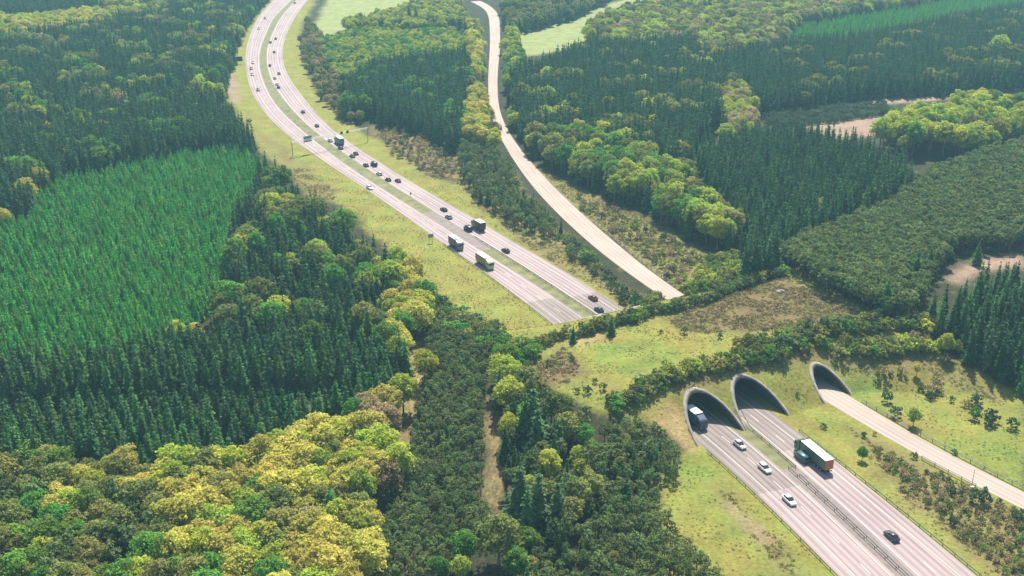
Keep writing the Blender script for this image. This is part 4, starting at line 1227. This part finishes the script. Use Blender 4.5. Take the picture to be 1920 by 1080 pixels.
def truck(x, y, side, label, cab, boxside, roof, rear, L=8.0, hb=2.75, group='vehicles driving on the motorway', articulated=False, hcen=2.0):
    loc, rz = road_pose(x, y, side, hcen)
    r = empty('truck', loc, rz)
    tag(r, label, 'truck', group)
    tot = L + 2.9; xf = tot / 2; xb = -tot / 2
    c = MB()
    c.loft([[(xf - 2.3, sy * 1.22, z) for sy, z in ((-1, .7), (1, .7), (1, 3.0), (-1, 3.0))],
            [(xf - .5, sy * 1.24, z) for sy, z in ((-1, .6), (1, .6), (1, 3.05), (-1, 3.05))],
            [(xf - .12, sy * 1.2, z) for sy, z in ((-1, .5), (1, .5), (1, 2.7), (-1, 2.7))],
            [(xf, sy * 1.15, z) for sy, z in ((-1, .5), (1, .5), (1, 1.6), (-1, 1.6))]])
    c.loft([[(xf - 2.2, sy * 1.1, z) for sy, z in ((-1, 3.0), (1, 3.0), (1, 3.75), (-1, 3.75))], [(xf - .7, sy * 1.0, z) for sy, z in ((-1, 3.03), (1, 3.03), (1, 3.12), (-1, 3.12))]])
    for sy in (-1, 1): c.box((xf - .25, sy * 1.38, 2.2), (.12, .22, .5))
    c.build('cab', paint(*cab), r)
    g = MB()
    g.loft([[(xf - .095, sy * 1.08, z) for sy, z in ((-1, 1.75), (1, 1.75), (1, 2.6), (-1, 2.6))], [(xf + .02, sy * 1.05, z) for sy, z in ((-1, 1.72), (1, 1.72), (1, 1.76), (-1, 1.76))]])
    g.build('windscreen', MAT['glass'], r)
    for sy in (-1, 1): MB().box((xf - .95, sy * 1.245, 2.2), (.9, .03, .75)).build('side_window', MAT['glass'], r)
    bx1 = xf - 2.75; bx0 = xb
    bm_ = MB(); z0 = 1.1; z1 = z0 + hb
    bm_.box(((bx0 + bx1) / 2, 0, (z0 + z1) / 2), (bx1 - bx0, 2.55, z1 - z0), 0, bevel=.05)
    bm_.box(((bx0 + bx1) / 2, 0, z1 + .02), (bx1 - bx0 - .06, 2.5, .05), 1)
    for i in range(1, int(L / 1.5)):
        for sy in (-1, 1): bm_.box((bx0 + i * 1.5, sy * 1.28, (z0 + z1) / 2), (.06, .02, z1 - z0 - .1), 0)
    bo = bm_.build('cargo_box', [paint(*boxside), paint(*roof)], r)
    for sy in (-1, 1): MB().box((bx0 - .03, sy * .62, (z0 + z1) / 2), (.05, 1.2, z1 - z0 - .12), bevel=.015).build('rear_door', paint(*rear), bo)
    ch = MB(); ch.box((0, 0, .85), (tot - .6, .9, .3)); ch.box((xb + .1, 0, .6), (.12, 2.3, .15))
    for sy in (-1, 1): ch.box(((bx0 + bx1) / 2, sy * 1.15, .75), (L * .35, .05, .5))
    ch.build('chassis', MAT['chassis'], r)
    axles = [xf - 1.1, xf - 4.2] + ([xb + 1.6, xb + 2.9, xb + 4.2] if articulated else [xb + 1.5])
    for ax in axles:
        for sy in (-1, 1): put('wheel', BIGWHEEL, r, (ax, sy * 1.05, .5))
    for sy in (-.9, .9):
        put('headlight', HEAD, r, (xf + .0, sy, .85)); put('tail_light', TAIL, r, (xb + .03, sy, .78))
    return r
WHITE = ('truck_white', (0.8, 0.79, 0.76)); 
truck(1305, 783, 'left', 'truck with white roof and dark blue front driving out of the leftmost tunnel', ('truck_navy', (0.03, 0.06, 0.12)), ('truck_steel_blue', (0.12, 0.2, 0.28)), WHITE, WHITE, L=5.2)
truck(1525, 851, 'right', 'long semi-trailer with green sides, white roof and orange rear doors leaving the middle tunnel', ('truck_green', (0.05, 0.12, 0.09)), ('truck_dark_green', (0.045, 0.10, 0.08)), WHITE, ('truck_orange', (0.42, 0.13, 0.05)), L=10.6, articulated=True)
truck(909, 489, 'left', 'truck with cream white roof and pale green cab coming towards the overpass', ('truck_pale_green', (0.40, 0.52, 0.25)), ('truck_olive', (0.22, 0.20, 0.09)), ('truck_cream', (0.8, 0.76, 0.6)), WHITE, L=7.2)
truck(855, 455, 'left', 'truck with pale roof and violet grey sides following the cream-roofed one', ('truck_violet', (0.16, 0.14, 0.2)), ('truck_violet_side', (0.10, 0.09, 0.14)), ('truck_pale_pink', (0.62, 0.5, 0.52)), WHITE, L=5.4)
truck(897, 421, 'right', 'truck seen from behind, dark rear doors under a white roof, right of a dark van', ('truck_grey', (0.2, 0.2, 0.2)), ('truck_black', (0.03, 0.03, 0.035)), WHITE, ('truck_black', (0.03, 0.03, 0.035)), L=5.0)
truck(636, 263, 'right', 'truck with blue-grey sides and pale roof near the sign gantry', ('truck_grey', (0.2, 0.2, 0.2)), ('truck_slate', (0.10, 0.14, 0.2)), WHITE, ('truck_slate', (0.10, 0.14, 0.2)), L=5.6)
for a in [
    (1387, 833, 'left', 'hatchback', 'silver', 'small silver car just out of the leftmost tunnel behind the truck'),
    (1434, 877, 'left', 'estate', 'white', 'white car in the middle of the three near cars on the left carriageway'),
    (1480, 937, 'left', 'hatchback', 'white', 'white car nearest the bottom of the picture on the left carriageway'),
    (1503, 857, 'right', 'van', 'teal', 'dark teal van overtaking the long semi-trailer'),
    (1672, 1004, 'right', 'hatchback', 'dark grey', 'dark grey car alone on the right carriageway near the bottom'),
    (1112, 558, 'right', 'hatchback', 'dark red', 'dark red car ahead of the blue one beyond the overpass'),
    (1123, 580, 'right', 'hatchback', 'dark blue', 'dark blue car just coming out from under the overpass on its far side'),
    (948, 469, 'right', 'hatchback', 'black', 'black car alone on the right carriageway beside the cream-roofed truck'),
    (871, 430, 'right', 'van', 'black', 'black van left of the white-roofed truck seen from behind'),
    (832, 392, 'right', 'hatchback', 'black', 'black car ahead of a grey one, further up from the black van'),
    (841, 406, 'right', 'hatchback', 'grey', 'grey car behind a black one, further up from the black van'),
    (693, 351, 'left', 'estate', 'white', 'white car alone on the left carriageway between gantry and trucks'),
    (746, 338, 'right', 'hatchback', 'dark grey', 'dark car at the tail of the queue on its outer lane'),
    (727, 336, 'right', 'hatchback', 'black', 'black car at the tail of the queue on its inner lane'),
    (711, 325, 'right', 'estate', 'silver', 'silver car in the queue, behind the dark van'),
    (701, 308, 'right', 'van', 'dark blue', 'dark blue van in the middle of the queue'),
    (685, 309, 'right', 'hatchback', 'dark grey', 'dark grey car on the inner lane beside the dark blue van'),
    (667, 287, 'right', 'hatchback', 'black', 'black car on the outer lane below the truck at the gantry'),
    (659, 292, 'right', 'hatchback', 'dark red', 'dark red car on the inner lane below the truck at the gantry'),
    (635, 277, 'right', 'hatchback', 'black', 'black car right under the truck at the gantry'),
    (617, 263, 'right', 'hatchback', 'silver', 'silver car left of the truck at the gantry'),
    (594, 235, 'right', 'hatchback', 'dark grey', 'dark grey car above the gantry, the nearer of two'),
    (568, 209, 'right', 'hatchback', 'dark blue', 'dark blue car above the gantry, the farther of two'),
    (484, 168, 'left', 'hatchback', 'dark red', 'dark red car alone on the left carriageway in the bend'),
    (522, 163, 'right', 'hatchback', 'black', 'black car at the tail of the close group in the bend'),
    (519, 157, 'right', 'estate', 'white', 'white car in the close group in the bend'),
    (515, 146, 'right', 'hatchback', 'silver', 'silver car heading the close group in the bend'),
    (523, 137, 'right', 'hatchback', 'grey', 'grey car on the outer lane just above the close group in the bend'),
    (506, 122, 'right', 'hatchback', 'dark red', 'dark red car on the inner lane of the right carriageway in the bend'),
    (514, 97, 'right', 'estate', 'dark grey', 'dark grey car in the middle of the bend on the right carriageway'),
    (505, 79, 'right', 'hatchback', 'black', 'black car of a pair beyond the bend, inner lane'),
    (517, 72, 'right', 'hatchback', 'dark grey', 'dark grey car of a pair beyond the bend, outer lane'),
    (497, 34, 'left', 'hatchback', 'dark red', 'dark red car on the left carriageway near the top edge'),
    (485, 53, 'left', 'hatchback', 'pink', 'pale pinkish car on the left carriageway, second from the top edge'),
    (474, 117, 'left', 'hatchback', 'pink', 'pale pinkish car in the bend, farthest of three on the left carriageway'),
    (471, 128, 'left', 'hatchback', 'red', 'red car in the bend, middle of three on the left carriageway'),
    (473, 139, 'left', 'hatchback', 'pink', 'pale pinkish car in the bend, nearest of three on the left carriageway'),
    (553, 5, 'right', 'hatchback', 'grey', 'grey car on the right carriageway at the top edge'),
]: car(*a)

# ------------------------------------------------------------------ guard rails, fences, signs
def poly_between(line, p0, p1):
    i = int(np.hypot(*(line - p0).T).argmin()); j = int(np.hypot(*(line - p1).T).argmin())
    if i > j: i, j = j, i
    return line[i:j + 1]
def rail(line, label, step=4.0, mat='steel_dark', fence=False):
    L = smooth_line(line, 2.0, sm=6.0)
    t, n, s = frame(L)
    base = L[0]
    r = empty('fence' if fence else 'guard_rail', (base[0], base[1], 0)); tag(r, label, 'fence' if fence else 'guard rail')
    Z = TZ(L[:, 0], L[:, 1])
    for zz, hh in (((.55, .10), (1.0, .10)) if fence else ((.6, .22),)):
        b = MB()
        b.loft([[(L[k, 0] - base[0] + n[k, 0] * o, L[k, 1] - base[1] + n[k, 1] * o, Z[k] + zz + dz) for o, dz in ((-.06, -hh / 2), (.06, -hh / 2), (.06, hh / 2), (-.06, hh / 2))] for k in range(len(L))])
        b.build('rail' if fence else 'beam', MAT[mat], r)
    pm = None
    for k in range(0, len(L), int(step / 2)):
        if pm is None:
            pm = MB().box((0, 0, .5 if fence else .32), (.12, .12, 1.15 if fence else .8)).mesh('post'); pm.materials.append(MAT[mat])
        o = put('post', pm, r, (L[k, 0] - base[0] + n[k, 0] * .1, L[k, 1] - base[1] + n[k, 1] * .1, Z[k])); o.rotation_euler.z = math.atan2(t[k, 1], t[k, 0])
cL, wL, tL, nL, sL = motorway['left']; cR, wR, tR, nR, sR = motorway['right']; cS, wS, tS, nS, sS = motorway['side']
outL = cL - nL * (wL + 0.5)[:, None]; outR = cR + nR * (wR + 0.5)[:, None]; inL = cL + nL * (wL + 0.6)[:, None]; inR = cR - nR * (wR + 0.5)[:, None]
sideR = cS + nS * (wS + 0.9)[:, None]; sideL = cS - nS * (wS + 1.0)[:, None]
rail(poly_between(outL, flatpt(1330, 845), flatpt(1640, 1150)), 'grey guard rail along the left edge of the near left carriageway')
rail(poly_between(outR, flatpt(1510, 812), flatpt(1900, 1130)), 'grey guard rail along the right edge of the near right carriageway')
rail(poly_between(MED - 0.35 * np.array([[NX, NY]]), flatpt(1490, 885), flatpt(1760, 1140)), 'guard rail on the paved near median, left one of two')
rail(poly_between(MED + 0.35 * np.array([[NX, NY]]), flatpt(1490, 885), flatpt(1760, 1140)), 'guard rail on the paved near median, right one of two')
rail(poly_between(inR, flatpt(1395, 780), flatpt(1495, 880)), 'short guard rail on the grassy near median by the middle tunnel')
rail(poly_between(inR, flatpt(1135, 592), flatpt(900, 440)), 'guard rail on the grassy median beyond the overpass')
rail(poly_between(outL, flatpt(1040, 612), flatpt(830, 458)), 'guard rail along the left edge of the carriageway beyond the overpass')
rail(poly_between(sideR, flatpt(1605, 748), flatpt(1990, 960)), 'dark fence along the upper side of the near side road', fence=True)
rail(poly_between(sideL, flatpt(1720, 855), flatpt(1830, 915)), 'short fence along the lower side of the near side road', fence=True)
rail(poly_between(sideR, flatpt(1100, 410), flatpt(1275, 553)), 'dark fence along the right of the side road beyond the overpass', fence=True)

MAT['sign_back'] = flat('sign_back', (0.22, 0.26, 0.30), 0.6)
MAT['sign_dark'] = flat('signal_box', (0.02, 0.02, 0.025), 0.6)
MAT['white_paint'] = flat('white_wall_paint', (0.8, 0.79, 0.76), 0.7, noise=0.05)
def gantry():
    a = flatpt(549, 293); b = flatpt(690, 265)
    d = b - a; L = float(np.hypot(*d)); rz = math.atan2(d[1], d[0])
    r = empty('sign_gantry', (a[0], a[1], 0), rz); tag(r, 'pale steel sign gantry spanning both carriageways, with a grey sign board and small dark signals', 'gantry')
    for x in (0, L): MB().box((x, 0, 3.5), (.3, .3, 7.2), bevel=.04).build('post', MAT['steel'], r)
    m = MB()
    for z in (6.6, 7.2):
        for y in (-.4, .4): m.cyl((0, y, z), (L, y, z), .06, n=6)
    k = int(L / 1.6)
    for i in range(k):
        x0, x1 = L * i / k, L * (i + 1) / k
        for y in (-.4, .4): m.cyl((x0, y, 6.6 if i % 2 else 7.2), (x1, y, 7.2 if i % 2 else 6.6), .03, n=5)
    m.build('truss', MAT['steel'], r)
    bd = MB().box((L * .21, .6, 7.0), (4.6, .15, 3.0), bevel=.03).build('sign_board', MAT['sign_back'], r)
    MB().box((L * .21, .5, 7.0), (4.4, .08, .12)).build('bracket', MAT['steel'], bd)
    for f in (.64, .72): MB().box((L * f, -.6, 7.1), (1.3, .4, 1.3), bevel=.03).build('lane_signal', MAT['sign_dark'], r)
gantry()
def road_sign(x, y, h, w, hh, label, mat, legs=2, rz=0.5):
    p = survey(x, y)
    r = empty('road_sign', tuple(p), rz); tag(r, label, 'sign')
    for i in range(legs):
        ox = 0 if legs == 1 else (-w * .35 + i * w * .7)
        MB().cyl((ox, 0, 0), (ox, 0, h), .07, n=8).build('post', MAT['steel'], r)
    MB().box((0, -.08, h - hh / 2), (w, .06, hh), bevel=.02).build('board', MAT[mat], r)
road_sign(808, 455, 3.6, 2.2, 1.6, 'dark road sign on two posts on the left verge beside the violet truck', 'sign_back', 2, .45)
road_sign(449, 120, 5.0, 4.5, 3.2, 'dark sign board on the left verge at the bend of the motorway', 'sign_dark', 2, .2)
road_sign(770, 370, 2.2, .7, .9, 'tiny brown marker sign on the inner edge of the right carriageway', 'bark', 1, .5)
p = survey(1821, 918)
r = empty('lamp_post', tuple(p)); tag(r, 'thin lamp post with a white box at its foot beside the lower side road', 'lamp post')
MB().cyl((0, 0, 0), (0, 0, 5.6), .09, .05, n=8).build('pole', MAT['steel'], r)
MB().box((.35, 0, 5.6), (.9, .2, .12), bevel=.03).build('lamp_head', MAT['steel'], r)
MB().box((0, -.35, .55), (.8, .45, 1.1), bevel=.04).build('cabinet', MAT['white_paint'], r)
p = survey(1463, 548)
b = MB()
bmesh.ops.create_icosphere(b.bm, subdivisions=3, radius=1)
for v in b.bm.verts:
    q = v.co.copy(); k = 1 + .18 * math.sin(q.x * 3 + 1) * math.cos(q.y * 4) + .1 * math.sin(q.z * 7 + q.x * 5)
    v.co = Vector((q.x * 1.7 * k, q.y * 1.2 * k, max(-.2, q.z) * .8 * k))
o = b.build('boulder', MAT['concrete'], None, True); o.location = tuple(p); tag(o, 'pale boulder lying in the brown heather on top of the overpass', 'boulder')

# ------------------------------------------------------------------ farm houses far off
MAT['roof_tile'] = flat('roof_tile', (0.20, 0.13, 0.10), 0.85, noise=0.25, scale=1.5)
MAT['window_dark'] = flat('window_dark', (0.03, 0.035, 0.04), 0.15)
def house(x, y, L, Wd, hw, hr, rz, label):
    p = flatpt(x, y)
    r = empty('house', (p[0], p[1], -.06), rz); tag(r, label, 'house')
    w = MB(); w.prism([(-Wd / 2, 0), (Wd / 2, 0), (Wd / 2, hw), (0, hw + hr), (-Wd / 2, hw)], -L / 2, L / 2); w.build('wall', MAT['white_paint'], r)
    f = MB()
    for sg in (-1, 1):
        f.loft([[(sg * (Wd / 2 + .4), yy, hw - .25), (sg * (Wd / 2 + .4), yy, hw), (0, yy, hw + hr + .32), (0, yy, hw + hr + .06)] for yy in (-L / 2 - .4, L / 2 + .4)])
    rf = f.build('roof', MAT['roof_tile'], r)
    MB().box((.4, L * .25, hw + hr + .3), (.7, .7, 1.4)).build('chimney', MAT['roof_tile'], rf)
    for i in range(3): MB().box((-Wd / 2 - .02, -L * .3 + i * L * .3, hw * .55), (.06, 1.1, 1.2)).build('window', MAT['window_dark'], r)
    for i in (-1, 1): MB().box((i * Wd * .22, -L / 2 - .02, hw * .55), (1.1, .06, 1.2)).build('window', MAT['window_dark'], r)
    MB().box((0, -L / 2 - .03, 1.05), (1.0, .07, 2.1)).build('door', MAT['window_dark'], r)
house(1014, 27, 8, 6.5, 3.6, 2.4, .3, 'small white farm house in the dark trees above the pale field')
house(1060, 24, 10, 6, 3.2, 2.2, 1.2, 'low white farm building right of the small white house at the top')
house(338, 7, 14, 8, 4.5, 3, .8, 'white house half hidden in the woods at the top left edge')

# ------------------------------------------------------------------ the air between here and the far woods
m = bpy.data.materials.new('haze'); m.use_nodes = True
nt = m.node_tree; nt.nodes.clear()
out = nt.nodes.new('ShaderNodeOutputMaterial'); pv = nt.nodes.new('ShaderNodeVolumePrincipled')
pv.inputs['Color'].default_value = (0.40, 0.80, 1.0, 1)
pv.inputs['Density'].default_value = 0.00016
pv.inputs['Anisotropy'].default_value = 0.1
nt.links.new(pv.outputs[0], out.inputs['Volume'])
b = MB().box((0, 350, 75.4), (9200, 9000, 153))
o = b.build('haze', m); tag(o, 'pale bluish haze in the air over the whole landscape', 'haze', None, 'stuff')
